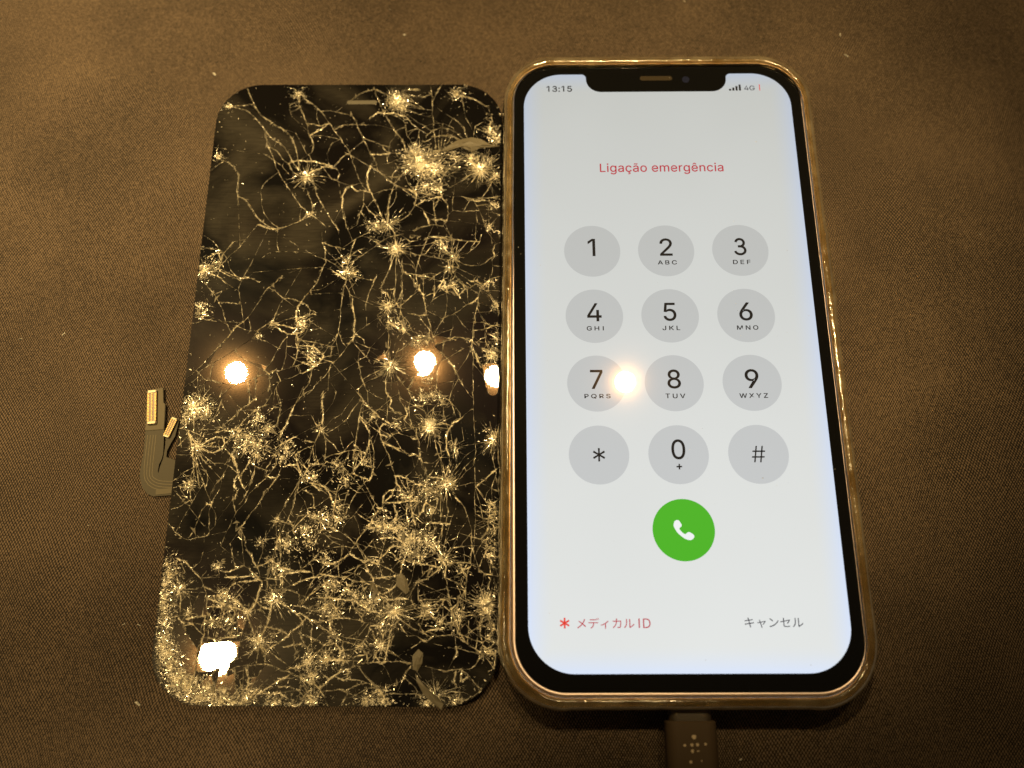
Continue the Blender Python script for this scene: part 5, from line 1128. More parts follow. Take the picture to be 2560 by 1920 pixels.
def smooth_line(pts, step=0.45, jit=0.05):
    """Catmull-Rom through the traced points, jittered a little"""
    if len(pts) == 2:
        d = math.dist(*pts); n = max(2, int(d / step))
        out = [(pts[0][0] + (pts[1][0] - pts[0][0]) * i / n, pts[0][1] + (pts[1][1] - pts[0][1]) * i / n) for i in range(n + 1)]
    else:
        P = [np.array(p) for p in pts]
        P = [2 * P[0] - P[1]] + P + [2 * P[-1] - P[-2]]
        out = []
        for i in range(1, len(P) - 2):
            a, b, c, d = P[i - 1], P[i], P[i + 1], P[i + 2]
            n = max(1, int(np.linalg.norm(c - b) / step))
            for k in range(n):
                t = k / n
                q = 0.5 * ((2 * b) + (-a + c) * t + (2 * a - 5 * b + 4 * c - d) * t * t + (-a + 3 * b - 3 * c + d) * t ** 3)
                out.append((q[0], q[1]))
        out.append(tuple(P[-2]))
    res = [out[0]]
    for q in out[1:-1]:
        res.append((q[0] + rng.normal(0, jit), q[1] + rng.normal(0, jit)))
    res.append(out[-1])
    return res

def angular_line(pts, step=0.32):
    """straight runs with small kinks, as glass breaks"""
    out = [tuple(pts[0])]
    for a, b_ in zip(pts[:-1], pts[1:]):
        d = math.dist(a, b_)
        if d < 1e-6: continue
        nx_, ny_ = -(b_[1] - a[1]) / d, (b_[0] - a[0]) / d
        n = max(1, int(d / step))
        k1, k2 = rng.normal(0, .035 * d), rng.uniform(.3, .7)
        for i in range(1, n + 1):
            t = i / n
            o = k1 * (t / k2 if t < k2 else (1 - t) / (1 - k2)) if n > 2 else 0
            j = rng.normal(0, .02) if i < n else 0
            out.append((a[0] + (b_[0] - a[0]) * t + nx_ * (o + j), a[1] + (b_[1] - a[1]) * t + ny_ * (o + j)))
    return out
curves = [(w, angular_line(p)) for w, p in lines]

for q in (FLAT_QUAD, TIP_QUAD):
    curves.append((0, smooth_line(q + [q[0]], .4, .01)))

# radiating cracks round each impact
for (cx, cy, r, n) in IMPACTS:
    a0 = rng.uniform(0, 6.28)
    for k in range(n):
        a = a0 + 2 * math.pi * (k + rng.uniform(-.35, .35)) / n
        l = r * rng.uniform(0.35, 1.05)
        bend = rng.normal(0, 0.06)
        r0 = r * rng.uniform(0.02, 0.2)
        pts = [(cx + math.cos(a + bend * t) * (r0 + (l - r0) * t), cy + math.sin(a + bend * t) * (r0 + (l - r0) * t)) for t in (0, .33, .66, 1)]
        curves.append((0 if rng.random() < .7 else 1, smooth_line(pts, .4, .03)))
    for k in range(max(2, n // 9)):
        a = rng.uniform(0, 6.28); span = rng.uniform(.5, 1.4); rr = r * rng.uniform(.25, .75)
        pts = [(cx + math.cos(a + span * t) * rr * (1 + .1 * t), cy + math.sin(a + span * t) * rr) for t in (0, .25, .5, .75, 1)]
        curves.append((1, smooth_line(pts, .4, .04)))

# let dangling ends run on to the next crack (hairlines), so that the glass falls into separate shards
segA = np.array([p for w, c in curves for p in c[:-1]]); segB = np.array([p for w, c in curves for p in c[1:]])
segid = np.array([i for i, (w, c) in enumerate(curves) for _ in c[:-1]])
oA = OUT; oB = np.roll(OUT, -1, axis=0)
SA = np.vstack([segA, oA]); SB = np.vstack([segB, oB]); SI = np.concatenate([segid, -np.ones(len(oA), int)])
def shoot(p, d, own, maxl):
    e = SB - SA
    den = d[0] * e[:, 1] - d[1] * e[:, 0]
    den = np.where(np.abs(den) < 1e-9, 1e-9, den)
    w_ = SA - p
    t = (w_[:, 0] * e[:, 1] - w_[:, 1] * e[:, 0]) / den
    u = (w_[:, 0] * d[1] - w_[:, 1] * d[0]) / den
    ok = (t > 1e-3) & (t < maxl) & (u >= 0) & (u <= 1) & (SI != own)
    return t[ok].min() if ok.any() else None
ext = []
for i in range(len(lines)):
    w, c = curves[i]
    for a, b in ((c[0], c[min(4, len(c) - 1)]), (c[-1], c[max(-5, -len(c))])):
        d = np.array(a) - np.array(b); L_ = np.linalg.norm(d)
        if L_ < 1e-6 or not inside(*a): continue
        d /= L_
        t, bd = None, d
        for turn in (0, .35, -.35, .8, -.8):
            d2 = np.array((d[0] * math.cos(turn) - d[1] * math.sin(turn), d[0] * math.sin(turn) + d[1] * math.cos(turn)))
            t2 = shoot(np.array(a), d2, i, 14.0)
            if t2 is not None and (t is None or t2 * (1 + abs(turn)) < t): t, bd = t2, d2
        d = bd
        if t is not None:
            m_ = max(2, int(t / .5))
            ext.append((0 if t > 1.5 else 1, [(a[0] + d[0] * (t + .02) * k / m_, a[1] + d[1] * (t + .02) * k / m_) for k in range(m_ + 1)]))
curves += ext
# short cross fractures that run from the crushed places until they meet another crack
for (cx, cy, r) in CRUSHED:
    for _ in range(7):
        a = rng.uniform(0, 6.28); q = r * rng.uniform(.4, 3.0) + .6
        p0 = np.array((cx + math.cos(a) * q, cy + math.sin(a) * q))
        if not inside(*p0): continue
        th = rng.uniform(0, 3.14); d = np.array((math.cos(th), math.sin(th)))
        t1, t2 = shoot(p0, d, -5, 5.0), shoot(p0, -d, -5, 5.0)
        if t1 is None or t2 is None: continue
        A_, B_ = p0 + d * t1, p0 - d * t2
        mid = (A_ + B_) / 2 + np.array((-d[1], d[0])) * rng.normal(0, .06) * (t1 + t2)
        curves.append((1 if rng.random() < .65 else 2, smooth_line([tuple(A_), tuple(mid), tuple(B_)], .3, .02)))
curves = [(w, [p for p in c]) for w, c in curves]

# --- shards: constrained triangulation, flooded across the edges that are not cracks ----
cv = [Vector(p) for p in outline]
ce = [(i, (i + 1) % len(outline)) for i in range(len(outline))]
for w, c in curves:
    if len(c) < 2: continue
    prev = None
    for p in c:
        if not inside(*p):
            prev = None
            continue
        cv.append(Vector(p))
        if prev is not None: ce.append((prev, len(cv) - 1))
        prev = len(cv) - 1
vo, eo, fo, ov, oe, of = geometry.delaunay_2d_cdt(cv, ce, [], 1, 1e-3)
vo = np.array([tuple(v) for v in vo])
solid = set()
for e, src in zip(eo, oe):
    if len(src): solid.add((min(e), max(e)))
emap = {}
for fi, f in enumerate(fo):
    for a, b in zip(f, list(f[1:]) + [f[0]]):
        emap.setdefault((min(a, b), max(a, b)), []).append(fi)
par = list(range(len(fo)))
def find(a):
    while par[a] != a:
        par[a] = par[par[a]]; a = par[a]
    return a
for e, fs in emap.items():
    if len(fs) == 2 and e not in solid:
        par[find(fs[0])] = find(fs[1])
regs = {}
for fi, f in enumerate(fo):
    cxy = vo[list(f)].mean(axis=0)
    if inside(*cxy): regs.setdefault(find(fi), []).append(fi)
def area(f):
    a, b, c = vo[f[0]], vo[f[1]], vo[f[2]]
    return abs((b[0] - a[0]) * (c[1] - a[1]) - (b[1] - a[1]) * (c[0] - a[0])) / 2
info = []
for k, fl in regs.items():
    ar = sum(area(fo[f]) for f in fl)
    cen = sum(vo[list(fo[f])].mean(axis=0) * area(fo[f]) for f in fl) / max(ar, 1e-9)
    info.append((ar, tuple(cen), fl))
info.sort(key=lambda t: -t[0])
print("shards", len(info), [round(i[0], 1) for i in info[:6]])

def tri_has(fl, p):
    for f in fl:
        a, b, c = [vo[i] for i in fo[f][:3]]
        s1 = (b[0]-a[0])*(p[1]-a[1])-(b[1]-a[1])*(p[0]-a[0])
        s2 = (c[0]-b[0])*(p[1]-b[1])-(c[1]-b[1])*(p[0]-b[0])
        s3 = (a[0]-c[0])*(p[1]-c[1])-(a[1]-c[1])*(p[0]-c[0])
        if (s1 >= 0 and s2 >= 0 and s3 >= 0) or (s1 <= 0 and s2 <= 0 and s3 <= 0): return True
    return False

def in_poly(poly, p):
    c = False
    for i in range(len(poly)):
        (x1, y1), (x2, y2) = poly[i - 1], poly[i]
        if (y1 > p[1]) != (y2 > p[1]) and p[0] < (x2 - x1) * (p[1] - y1) / (y2 - y1) + x1: c = not c
    return c

def shard_geometry(ar, cen, fl, big):
    # how far the shard has tipped
    lowleft = max(0.0, 1 - math.hypot(cen[0] + 98, cen[1] + 62) / 30)
    sg = 0.0020 + 0.002 * lowleft + (0.004 if not big else 0)
    lim = 0.10 / max(0.6, math.sqrt(ar))
    gx, gy = np.clip(rng.normal(0, sg, 2), -lim, lim)
    if in_poly(TIP_QUAD, cen):
        q = Vector((-0.0392, -0.0057, PZ * MM))
        n_ = ((CAM - q).normalized() + (LAMP2 - q).normalized()).normalized()
        gx, gy = -n_.x / n_.z, -n_.y / n_.z
    ox, oy = cen[0] + 96.2, cen[1] + 66.1
    dq = math.hypot(ox, oy)
    if dq < 9:
        k_ = rng.uniform(.020, .034) / max(dq, .1)
        gx, gy = -k_ * ox, -k_ * oy
    flat = in_poly(FLAT_QUAD, cen)
    if flat: gx = gy = 0.0
    elif math.hypot(cen[0] + 97.9, cen[1] + 4.7) < 6 or math.hypot(cen[0] + 55.2, cen[1] + 3.7) < 5:
        gx, gy = rng.normal(0, 0.0011, 2)
    dz = 0.0 if flat else rng.uniform(-0.03, 0.02)
    ii_ = [i for f in fl for i in fo[f]]
    top = max(gx * (vo[i][0] - cen[0]) + gy * (vo[i][1] - cen[1]) for i in ii_) + dz
    idx = {}
    Vs, Fs = [], []
    for f in fl:
        for i in fo[f]:
            if i not in idx:
                idx[i] = len(Vs)
                x, y = vo[i]
                Vs.append((x, y, PZ + dz + gx * (x - cen[0]) + gy * (y - cen[1]) - top))
        t = [idx[i] for i in fo[f]]
        a, b, c = [Vs[i] for i in t[:3]]
        if (b[0]-a[0])*(c[1]-a[1])-(b[1]-a[1])*(c[0]-a[0]) < 0: t = t[::-1]
        Fs.append(tuple(t))
    cnt = {}
    for f in Fs:
        for a, b in zip(f, f[1:] + f[:1]):
            cnt[(a, b)] = 1
    low = {}
    for (a, b) in list(cnt):
        if (b, a) not in cnt:
            for q in (a, b):
                if q not in low:
                    low[q] = len(Vs); x, y, z = Vs[q]; Vs.append((x, y, PZ - 0.62))
            Fs.append((b, a, low[a], low[b]))
    return Vs, Fs

FV, FF = [], []
for k, (ar, cen, fl) in enumerate(info):
    Vs, Fs = shard_geometry(ar, cen, fl, k < 299)
    if k < 299:
        mesh_obj("glass_shard", Vs, Fs, M_GLASS, panel, origin=PORG)
    else:
        b0 = len(FV); FV += Vs; FF += [tuple(i + b0 for i in f) for f in Fs]
if FV:
    o = mesh_obj("glass_fragments", FV, FF, M_GLASS, panel, origin=PORG)
    o['kind'] = 'stuff'

# --- crushed edges of the cracks ------------------------------------------------------
CV, CF = [], []
qc = np.mean(FLAT_QUAD, axis=0)
CLEAR_QUAD = [tuple(qc + (np.array(p) - qc) * .95) for p in FLAT_QUAD]
def ribbon(c, hw, hz, gap, beads, taper=False):
    """a raised broken edge: its width wanders slowly along the crack"""
    n = len(c)
    if n < 2: return
    ph1, ph2, f1, f2 = rng.uniform(0, 6.28), rng.uniform(0, 6.28), rng.uniform(.25, .6), rng.uniform(.7, 1.6)
    flip = rng.random() < .5
    prev = None
    for i in range(n):
        x, y = c[i]
        a = c[max(0, i - 1)]; b = c[min(n - 1, i + 1)]
        dx, dy = b[0] - a[0], b[1] - a[1]; L_ = math.hypot(dx, dy) or 1
        nx_, ny_ = -dy / L_, dx / L_
        if (gap > .1 and rng.random() < gap) or not inside(x, y) or (gap < .2 and in_poly(CLEAR_QUAD, (x, y))):
            prev = None
            continue
        q = (1.15 + .55 * math.sin(f1 * i + ph1) + .35 * math.sin(f2 * i + ph2)) * hw
        if taper: q *= 1.5 * (1 - i / n) if not flip else 1.5 * (i + 1) / n
        k = q * rng.uniform(.6, 1.4)
        k2 = q * rng.uniform(.6, 1.4)
        m = len(CV)
        CV.extend([(x + nx_ * k, y + ny_ * k, PZ + 0.02), (x, y, PZ + 0.03 + hz * rng.uniform(.1, 2.0)),
                   (x - nx_ * k2, y - ny_ * k2, PZ + 0.02)])
        if prev is not None:
            CF.extend([(prev, prev + 1, m + 1, m), (prev + 1, prev + 2, m + 2, m + 1)])
        prev = m
        for _ in range(rng.poisson(beads)):
            an = math.atan2(dy, dx) + rng.normal(0, .7) + (math.pi if rng.random() < .5 else 0)
            needle(x + rng.normal(0, hw), y + rng.normal(0, hw), an, rng.gamma(2, .22), rng.uniform(.015, .045))
def needle(x, y, a, l, w):
    """a straight splinter that tapers to a point"""
    ca, sa = math.cos(a), math.sin(a)
    x1, y1 = x + ca * l, y + sa * l
    if not (inside(x, y) and inside(x1, y1)) or in_poly(CLEAR_QUAD, (x, y)) or in_poly(CLEAR_QUAD, (x1, y1)): return
    V_, F_ = (KV, KF) if rng.random() < .62 else (GV_, GF_)
    m = len(V_)
    h = rng.uniform(.01, .15); t = rng.uniform(.1, .45)
    V_.extend([(x - sa * w, y + ca * w, PZ + .02 + rng.uniform(0, .03)), (x + sa * w, y - ca * w, PZ + .02 + rng.uniform(0, .03)),
               (x1, y1, PZ + .02 + rng.uniform(0, .05)), (x + ca * l * t, y + sa * l * t, PZ + .03 + h)])
    F_.extend([(m, m + 3, m + 2), (m + 3, m + 1, m + 2), (m, m + 1, m + 3)])
KV, KF = [], []
HV, HF = [], []
GV_, GF_ = [], []
def flake(x, y, s, tilt=0.5, store=None):
    if in_poly(CLEAR_QUAD, (x, y)): return
    if not (inside(x, y) and inside(x - .35, y) and inside(x + .35, y) and inside(x, y - .35)): return
    V_, F_ = store if store else ((KV, KF) if rng.random() < .72 else (GV_, GF_))
    a = rng.uniform(0, 6.28); m = len(V_)
    z0 = PZ + 0.04 + s * .35
    el = rng.uniform(.6, 3.0)
    ca, sa = math.cos(a), math.sin(a)
    t1, t2 = rng.normal(0, tilt, 2)
    for u, v in ((-el, -.6), (el, -.4), (rng.uniform(-.6, .6), .9)):
        u *= s; v *= s
        V_.append((x + ca * u - sa * v, y + sa * u + ca * v, max(PZ + 0.015, z0 + t1 * u + t2 * v)))
    F_.append((m, m + 1, m + 2))

for w, c in curves:
    if w == 0: ribbon(c, 0.018, 0.06, 0.12, 0.03)
    elif w == 1: ribbon(c, 0.030, 0.10, 0.04, 0.25, rng.random() < .5)
    elif w == 2:
        ribbon(c, 0.045, 0.16, 0.01, 0.90)
        if rng.random() < .5:
            off = rng.uniform(.12, .3) * rng.choice((-1, 1))
            ribbon([(p[0] + off, p[1] + off * .5) for p in c], 0.02, 0.05, 0.3, 0.1)
        for p in c[::2]:
            if rng.random() < .08: flake(p[0] + rng.normal(0, .2), p[1] + rng.normal(0, .2), rng.uniform(.2, .45), .08, (HV, HF))
    else:
        ribbon(c, 0.075, 0.18, 0.0, 1.2)
        for q in range(len(c) - 1):
            an = math.atan2(c[q + 1][1] - c[q][1], c[q + 1][0] - c[q][0])
            for _ in range(3):
                needle(c[q][0] + rng.normal(0, .12), c[q][1] + rng.normal(0, .12), an + rng.normal(0, .4) + (math.pi if rng.random() < .5 else 0), rng.uniform(.25, .9), rng.uniform(.02, .06))

# patches where the glass is crushed to splinters
for (cx, cy, r) in CRUSHED:
    rim = 1.0 if (cx < -98 and cy < -30) or cy < -66 else 0.0
    r = r * (1 + .25 * rim)
    main = rng.uniform(0, 3.14)
    for _ in range(int((44 + 26 * rim) * r * r) + 20):
        a = rng.uniform(0, 6.28); q = r * min(2.4, abs(rng.normal(0, .95)))
        px, py = cx + math.cos(a) * q, cy + math.sin(a) * q
        d = a + rng.normal(0, .45) if rng.random() < .25 else main + rng.normal(0, .7)
        needle(px, py, d, rng.gamma(2.2, .28), rng.uniform(.015, .065))
    for _ in range(int((9 + 6 * rim) * r * r) + 4):
        a = rng.uniform(0, 6.28); q = r * math.sqrt(rng.random()) * rng.uniform(.75, 1.1)
        flake(cx + math.cos(a) * q, cy + math.sin(a) * q, rng.uniform(.04, .13), 0.6)
    for _ in range(int((0.5 - .3 * rim) * r * r)):
        a = rng.uniform(0, 6.28); q = r * math.sqrt(rng.random())
        flake(cx + math.cos(a) * q, cy + math.sin(a) * q, rng.uniform(.25, .6), 0.10, (HV, HF))
for (cx, cy, r, n) in IMPACTS:
    for k in range(int(n * 1.4)):
        a = 2 * math.pi * (k + rng.uniform(-.4, .4)) / (n * 1.4)
        r0 = r * rng.uniform(0, .25)
        px, py = cx + math.cos(a) * r0, cy + math.sin(a) * r0
        l = r * rng.uniform(.3, 1.15)
        seg = rng.integers(1, 4)
        for s_ in range(seg):
            needle(px, py, a + rng.normal(0, .04), l / seg * 1.05, rng.uniform(.025, .06) * (1 - .25 * s_))
            px += math.cos(a) * l / seg; py += math.sin(a) * l / seg
    for _ in range(int(n * 1)):
        a = rng.uniform(0, 6.28); q = abs(rng.normal(0, r * .2))
        flake(cx + math.cos(a) * q, cy + math.sin(a) * q, rng.uniform(.05, .13), 0.5)
# crumbs on the whole sheet, and splinters along its broken rim
for _ in range(1500):
    flake(rng.uniform(-110, -38), rng.uniform(-76, 72), rng.uniform(.03, .08), .6)
for i in range(len(outline)):
    x, y = outline[i]
    dens = 0.4 + 3.5 * max(0, (-y - 20) / 55) * (1.0 if x < -60 else .5) + (1.2 if x > -45 else 0)
    for _ in range(rng.poisson(dens)):
        n_ = path[1][i]
        d = rng.exponential(.5)
        flake(x - n_[0] * d + rng.uniform(-1, 1) * abs(n_[1]), y - n_[1] * d + rng.uniform(-1, 1) * abs(n_[0]), rng.uniform(.05, .2), .6)
print("crack faces", len(CF), "flakes", len(KF))
o = mesh_obj("haze_facets", HV, HF, M_SLIVER, panel, origin=PORG); o['kind'] = 'stuff'  # tan facets stand in for the dim haze of frosted glass beside cracks
for s in SLIVERS:
    cx = sum(p[0] for p in s) / len(s); cy = sum(p[1] for p in s) / len(s)
    n = len(s)
    V = [(x, y, PZ + .02) for x, y in s] + [(x, y, PZ + .16 + rng.uniform(-.03, .10)) for x, y in s]
    V += [(cx + (x - cx) * .45 + rng.normal(0, .15), cy + (y - cy) * .45 + rng.normal(0, .15), PZ + .42 + rng.uniform(-.08, .22)) for x, y in s]
    F = [tuple(range(2 * n, 3 * n))]
    for i in range(n):
        k = (i + 1) % n
        F += [(i, k, n + k, n + i), (n + i, n + k, 2 * n + k), (n + i, 2 * n + k, 2 * n + i)]
    mesh_obj("glass_sliver", V, F, M_SLIVER, panel, origin=PORG)
    for i in range(n):
        k = (i + 1) % n
        l = math.dist(s[i], s[k]); a = math.atan2(s[k][1] - s[i][1], s[k][0] - s[i][0])
        for _ in range(int(l * 1.5)):
            t = rng.random()
            needle(s[i][0] + (s[k][0] - s[i][0]) * t, s[i][1] + (s[k][1] - s[i][1]) * t, a + rng.normal(0, .15), .5, .04)

o = mesh_obj("crack_edges", CV, CF, M_CRACK, panel, origin=PORG); o['kind'] = 'stuff'
o = mesh_obj("glass_glints", GV_, GF_, M_GLINT, panel, origin=PORG); o['kind'] = 'stuff'
o = mesh_obj("glass_splinters", KV, KF, M_FLAKE, panel, origin=PORG); o['kind'] = 'stuff'

# earpiece slot of the broken screen
V, F = sweep(rr_path(-72.9, 66.9, 3.8, 0.55, 0.5, 6, 9), [(0, PZ - .05), (0, PZ + 0.05), (-0.12, PZ + 0.07)], False, True, False)
mesh_obj("earpiece_slot", V, F, M_SLOT, panel, origin=PORG)

# flexible cable with its two board connectors, creeping out from under the sheet on the left
FLEX = [(-118.77, -7.93), (-115.13, -7.33), (-114.63, -10.89), (-114.17, -11.35), (-113.91, -14.81), (-113.79, -17.69), (-113.43, -22.68), (-113.61, -24.08), (-114.07, -25.31), (-114.15, -27.0), (-113.95, -27.17), (-113.8, -25.84), (-113.30, -23.91), (-113.18, -21.79), (-113.21, -19.66), (-113.55, -18.58), (-112.73, -14.45), (-112.24, -14.09), (-110.67, -14.82), (-111.19, -18.78), (-112.03, -20.55), (-112.63, -22.15), (-112.64, -23.56), (-110.21, -24.45), (-107.0, -24.9), (-106.0, -31.3), (-110.37, -32.18), (-114.43, -32.42), (-115.85, -31.9), (-117.24, -30.34), (-118.05, -27.91), (-118.1, -26.17), (-117.84, -22.66), (-117.91, -19.99), (-118.09, -16.41), (-118.46, -11.88)]
V, F = poly_prism(FLEX, 0.55, 0.85)
mesh_obj("flex_cable", V, F, M_FLEX, panel, origin=PORG)
def tube(pts, hw, z, zz):
    V, F = [], []
    n = len(pts)
    for i in range(n):
        a = pts[max(0, i - 1)]; b = pts[min(n - 1, i + 1)]
        dx, dy = b[0] - a[0], b[1] - a[1]; L_ = math.hypot(dx, dy) or 1
        nx_, ny_ = -dy / L_, dx / L_
        V += [(pts[i][0] + nx_ * hw, pts[i][1] + ny_ * hw, z), (pts[i][0] + nx_ * hw * .4, pts[i][1] + ny_ * hw * .4, z + zz),
              (pts[i][0] - nx_ * hw * .4, pts[i][1] - ny_ * hw * .4, z + zz), (pts[i][0] - nx_ * hw, pts[i][1] - ny_ * hw, z)]
        if i:
            m = 4 * i
            for k in range(3): F.append((m - 4 + k, m - 3 + k, m + 1 + k, m + k))
    return V, F
for k in range(4):
    o_ = 0.62 * k
    pts = smooth_line([(-117.35 + o_, -18.5), (-117.3 + o_, -23.0), (-117.2 + o_, -26.4), (-116.7 + o_ * .8, -28.7 + o_ * .45), (-115.2 + o_ * .5, -30.3 + o_ * .9), (-112.8, -31.0 + o_ * 1.05), (-108.5, -31.2 + o_ * 1.1)], .5, 0)
    V, F = tube(pts, 0.13, 0.85, 0.09)
    mesh_obj("flex_trace", V, F, M_TRACE, panel, smooth=True, origin=PORG)
# curved end stiffener and foot label
V, F = poly_prism([(-118.72, -8.05), (-115.2, -7.45), (-114.72, -10.9), (-114.27, -11.4), (-114.0, -14.8), (-113.9, -17.2), (-118.0, -17.5), (-118.4, -11.9)], 0.85, 1.02)
mesh_obj("stiffener", V, F, M_STIFF, panel, origin=PORG)
V, F = poly_prism([(-114.0, -30.9), (-110.4, -30.6), (-110.3, -31.75), (-114.0, -32.1)], 0.85, 0.97)
mesh_obj("stiffener", V, F, M_STIFF, panel, origin=PORG)

def connector(p_top, p_bot, width, npins, zb):
    """p_top, p_bot: ends of the centre line; built as socket, two rows of pins and two clips"""
    a = np.array(p_top); b = np.array(p_bot)
    L_ = np.linalg.norm(b - a); d = (b - a) / L_; s = np.array((-d[1], d[0]))
    def quadbox(c, hl, hw, z0, z1):
        V = []
        for z in (z0, z1):
            for u, v in ((-hl, -hw), (hl, -hw), (hl, hw), (-hl, hw)):
                q = c + d * u + s * v; V.append((q[0], q[1], z))
        return V, [(3, 2, 1, 0), (4, 5, 6, 7), (0, 1, 5, 4), (1, 2, 6, 5), (2, 3, 7, 6), (3, 0, 4, 7)]
    V, F = quadbox((a + b) / 2, L_ / 2, width / 2, zb, zb + 0.55)
    so = mesh_obj("connector", V, F, M_SOCKET, panel, origin=PORG)
    GV, GF = [], []
    for r_ in (-.40, 0.0, .40):
        for i in range(npins):
            c = a + d * (L_ * (0.10 + 0.80 * i / (npins - 1))) + s * (r_ * width)
            Vq, Fq = quadbox(c, L_ * .80 / npins * .30, width * (.10 if r_ else .06), zb + 0.5, zb + 0.68)
            m = len(GV); GV += Vq; GF += [tuple(k + m for k in f) for f in Fq]
    g = mesh_obj("contact_pins", GV, GF, M_GOLD, so, origin=PORG); g['kind'] = 'stuff'
    for t in (0.03, 0.97):
        V, F = quadbox(a + d * L_ * t, L_ * .035, width * .42, zb + 0.5, zb + 0.74)
        mesh_obj("end_clip", V, F, M_SOLDER, so, origin=PORG)
connector((-117.35, -8.25), (-116.55, -16.05), 2.0, 19, 1.02)
connector((-111.55, -14.75), (-113.05, -19.05), 1.35, 10, 0.85)

# ------------------------------------------------------------------ the lit phone
FORG = (0, 0, 0)
GZ = 9.6
phone = thing("smartphone", "lit phone showing a white keypad screen, inside a clear case", "phone", FORG)
ppath = rr_path(0, -0.3, 35.75, 74.0, 11.0, 18, 3.0)
V, F = sweep(ppath, [(-1.2, 1.45), (-0.35, 1.75), (0.0, 2.6), (0.0, 8.4), (-0.16, 8.95), (-0.5, 9.22), (-0.85, 9.28), (-0.9, 9.0)], False, True, True)
mesh_obj("metal_frame", V, F, M_METAL, phone, smooth=True)
V, F = sweep(ppath, [(-0.92, 9.05), (-0.92, 9.42), (-1.02, 9.55), (-1.18, GZ)], False, True, True)
mesh_obj("cover_glass", V, F, M_BEZEL, phone)
# display with its notch
def arc(cx, cy, r, a0, a1, n=10):
    return [(cx + r * math.cos(math.radians(a0 + (a1 - a0) * i / n)), cy + r * math.sin(math.radians(a0 + (a1 - a0) * i / n))) for i in range(n + 1)]
HW, HH, DR = 32.3, 69.9, 9.2
NW, ND = 17.1, 64.85
pts = arc(HW - DR, HH - DR, DR, 0, 90, 16)
pts += arc(NW + 1.1, HH - 1.1, 1.1, 90, 180, 6)
pts += arc(NW - 3.6, ND + 3.6, 3.6, 0, -90, 8)
pts += arc(-NW + 3.6, ND + 3.6, 3.6, 270, 180, 8)
pts += arc(-NW - 1.1, HH - 1.1, 1.1, 0, 90, 6)
pts += arc(-HW + DR, HH - DR, DR, 90, 180, 16)
pts += arc(-HW + DR, -HH + DR, DR, 180, 270, 16)
pts += arc(HW - DR, -HH + DR, DR, 270, 360, 16)
V, F = [(x, y, GZ + 0.015) for x, y in pts], [tuple(range(len(pts)))]
disp = mesh_obj("display", V, F, M_DISPLAY, phone)

def disc(cx, cy, r, z, n=64):
    return [(cx + r * math.cos(2 * math.pi * i / n), cy + r * math.sin(2 * math.pi * i / n), z) for i in range(n)], [tuple(range(n))]

def text_part(name, body, mat, box_, z, parent, spacing=1.0, bold=0.0, mode='box'):
    """box_ = x0, x1, y0, y1 in mm. mode 'box' fits the ink exactly, 'base' fits the width with y0 as the baseline"""
    if body in GLYPHS:
        loops = []
        for loop in GLYPHS[body].split('|'):
            q = np.array([[int(v) / 1000 for v in a.split(',')] for a in loop.split()])
            s = 0.5 * float(np.sum(q[:, 0] * np.roll(q[:, 1], -1) - np.roll(q[:, 0], -1) * q[:, 1]))
            loops.append((q, s))
        S = 1 if max(loops, key=lambda t: abs(t[1]))[1] > 0 else -1
        out = []
        for q, s in loops:
            if bold:
                keep = [0]
                for ii in range(1, len(q)):
                    if np.linalg.norm(q[ii] - q[keep[-1]]) > 0.016: keep.append(ii)
                q = q[keep]
                e = np.roll(q, -1, 0) - np.roll(q, 1, 0)
                nrm = np.stack([e[:, 1], -e[:, 0]], 1) * S
                q = q + nrm / np.maximum(np.linalg.norm(nrm, axis=1, keepdims=True), 1e-9) * bold
            out.append((q, s * S))
        co, fc = [], []
        k = 0
        for q, s in out:
            if s <= 0: continue
            rings = [q] + [h for h, t in out if t <= 0 and in_poly([tuple(p) for p in q], tuple(h[0]))]
            tri = geometry.tessellate_polygon([[Vector((p[0], p[1], 0)) for p in r_] for r_ in rings])
            m = len(co)
            for r_ in rings: co += [(p[0], p[1], 0.002 * (k % 3)) for p in r_]
            fc += [tuple(i + m for i in t) for t in tri]
            k += 1
        co = np.array(co)
    else:
        cu = bpy.data.curves.new(name, 'FONT')
        cu.body = body; cu.space_character = spacing; cu.offset = bold; cu.resolution_u = 6
        tmp = bpy.data.objects.new(name, cu)
        COL.objects.link(tmp)
        bpy.context.view_layer.update()
        dg = bpy.context.evaluated_depsgraph_get()
        me0 = tmp.evaluated_get(dg).to_mesh()
        co = np.array([v.co[:] for v in me0.vertices]); fc = [tuple(p.vertices) for p in me0.polygons]
        tmp.evaluated_get(dg).to_mesh_clear()
        bpy.data.objects.remove(tmp); bpy.data.curves.remove(cu)
    x0, x1, y0, y1 = box_
    mn, mx = co.min(axis=0), co.max(axis=0)
    sx = (x1 - x0) / (mx[0] - mn[0])
    if mode == 'box':
        sy = (y1 - y0) / (mx[1] - mn[1]); yo = mn[1]
    else:
        sy = sx; yo = 0
    V = [((c[0] - mn[0]) * sx + x0, (c[1] - yo) * sy + y0, z + c[2]) for c in co]
    return mesh_obj(name, V, fc, mat, parent)

